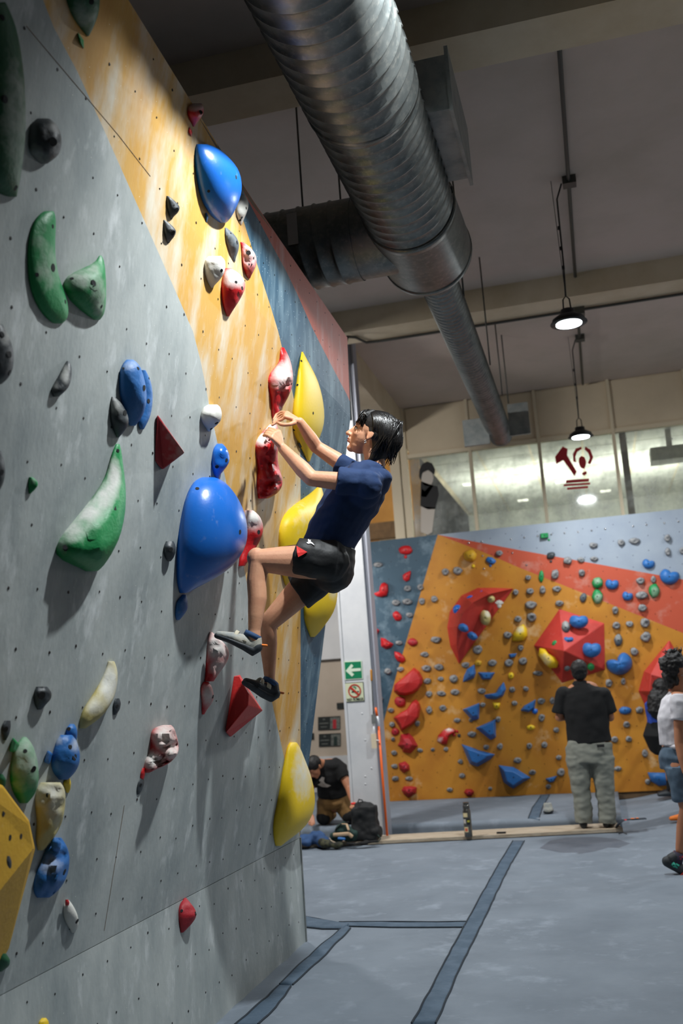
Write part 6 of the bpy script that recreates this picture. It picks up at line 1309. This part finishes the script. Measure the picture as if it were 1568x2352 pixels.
MB().tube([VC(770, 1906, 10.12), VC(784, 1892, 10.12), VC(800, 1888, 10.12)], [(.016, .006)]*3, 8, round_=True).build('black_flap', 'blackc', t, True)
MB().tube([VC(778, 1926, 10.08), VC(790, 1927, 10.08)], .014, 10, round_=True).build('blue_bottle', 'blue2', t, True)
mound('jacket', [(708, 1925, 10.22, .11, .10, .05), (728, 1922, 10.24, .10, .10, .06), (742, 1931, 10.18, .08, .08, .035), (698, 1936, 10.12, .07, .06, .03)], 'clothb', 'crumpled blue jacket at the left end of the plank', 'jacket', wr=.03)
mound('pouch', [(752, 1938, 10.06, .07, .05, .035), (772, 1941, 10.05, .07, .05, .03), (740, 1934, 10.08, .04, .04, .03)], 'camo', 'dark camouflage pouch in front of the bags', 'pouch', wr=.02)
mound('shoe_pile', [(820, 1937, 10.08, .12, .05, .022), (850, 1932, 10.12, .09, .05, .018)], 'blackc', 'flat black garment under the backpack', 'garment', wr=.02)
bp = atz(1076, 1921, .036); t = empty('water_bottle', bp); tag(t, 'tall steel water bottle with stickers standing on the plank', 'bottle')
z0 = bp[2]; bx, by = bp[0], bp[1]
o = MB().tube([(bx, by, z0), (bx, by, z0+.005), (bx, by, z0+.235), (bx, by, z0+.262), (bx, by, z0+.27)], [.037, .040, .040, .033, .030], 24).build('flask', 'bottle', t, True); autosmooth(o, 50)
o = MB().tube([(bx, by, z0+.268), (bx, by, z0+.30), (bx, by, z0+.304), (bx, by, z0+.33)], [.034, .034, .029, .029], 24).build('cap', 'bottle', t, True); autosmooth(o, 40)
def sticker(ang, z, w_, h_, mt, name='sticker'):
    V = []; 
    for zz in (z-h_/2, z+h_/2):
        for i in range(7):
            q = ang+(i/6-.5)*w_/.0412; V.append((bx+.0412*math.cos(q), by+.0412*math.sin(q), z0+zz))
    k_ = len(V); V += [(bx+(v[0]-bx)*.97, by+(v[1]-by)*.97, v[2]) for v in V]
    Fc = [(i, i+1, 7+i+1, 7+i) for i in range(6)]; Fc += [tuple(q+k_ for q in f)[::-1] for f in Fc[:]]
    mk(name, V, Fc, mt, t, True)
for a in ((-1.9, .07, .045, .05, 'stick1'), (-1.85, .068, .028, .03, 'stick2'), (-1.2, .145, .035, .06, 'cable'), (-1.15, .15, .025, .018, 'stick3'), (-1.9, .21, .05, .04, 'stick1'), (-2.2, .15, .03, .04, 'decw')): sticker(*a)
c = atz(1151, 1914, .036); tag(MB().box(c-(.045, .022, 0), c+(.045, .022, .014)).build('phone', 'cable'), 'small black phone lying on the plank', 'phone')
# lying shoe on the far mat
c = atz(1259, 1868, .11); t = empty('shoe', c); tag(t, 'grey and black shoe standing alone on the far mat', 'shoe')
b = MB(); b.tube([c+(0, -.01, .035), c+(.0, .11, .035), c+(0, .21, .03)], [(.052, .035), (.050, .035), (.040, .022)], 16, side=S_, round_=True); b.tube([c+(0, .01, .04), c+(0, .02, .105)], [.05, .044], 14); b.remesh('upper', 'shoe', t, voxel=.007, it=3)
b = MB(); b.tube([c+(0, -.02, .018), c+(0, .11, .014), c+(0, .22, .014)], [(.056, .020), (.054, .016), (.042, .014)], 16, side=S_, round_=True); b.remesh('sole', 'rubber', t, voxel=.007, it=2)
MB().tube([c+(0, .005, .11), c+(.004, -.012, .075)], [(.008, .003)]*2, 8, round_=True).build('heel_tab', 'blackc', t, True)
# strap at the right end of the plank
def ribbon(name, pts, wd, mt, label, cat, sub=None):
    P = [atz(*p) for p in pts]; b = MB(); b.tube(P, [(wd, .006)]*len(P), 8, side=(.2, 1, .0), round_=True); o = b.build(name, mt, None, True); tag(o, label, cat); return o
rb = ribbon('strap', [(1418, 1898, .03), (1422, 1889, .10), (1432, 1883, .12), (1450, 1882, .115), (1482, 1880, .115)], .05, 'seam2', 'black strap with orange print lying past the plank end', 'strap')
for q in ((1452, 1880, 10), (1463, 1879, 7), (1436, 1883, 6)):
    c = atz(q[0], q[1], .128); MB().ell(c, (q[2]/420, .018, .004), n=10, m=6).build('orange_print', 'otab' if q[2] > 6 else 'vred', rb, True)
ribbon('lace', [(1421, 1915, .012), (1430, 1912, .016), (1438, 1915, .010)], .006, 'cable', 'short dark lace at the corner of the plank', 'lace')
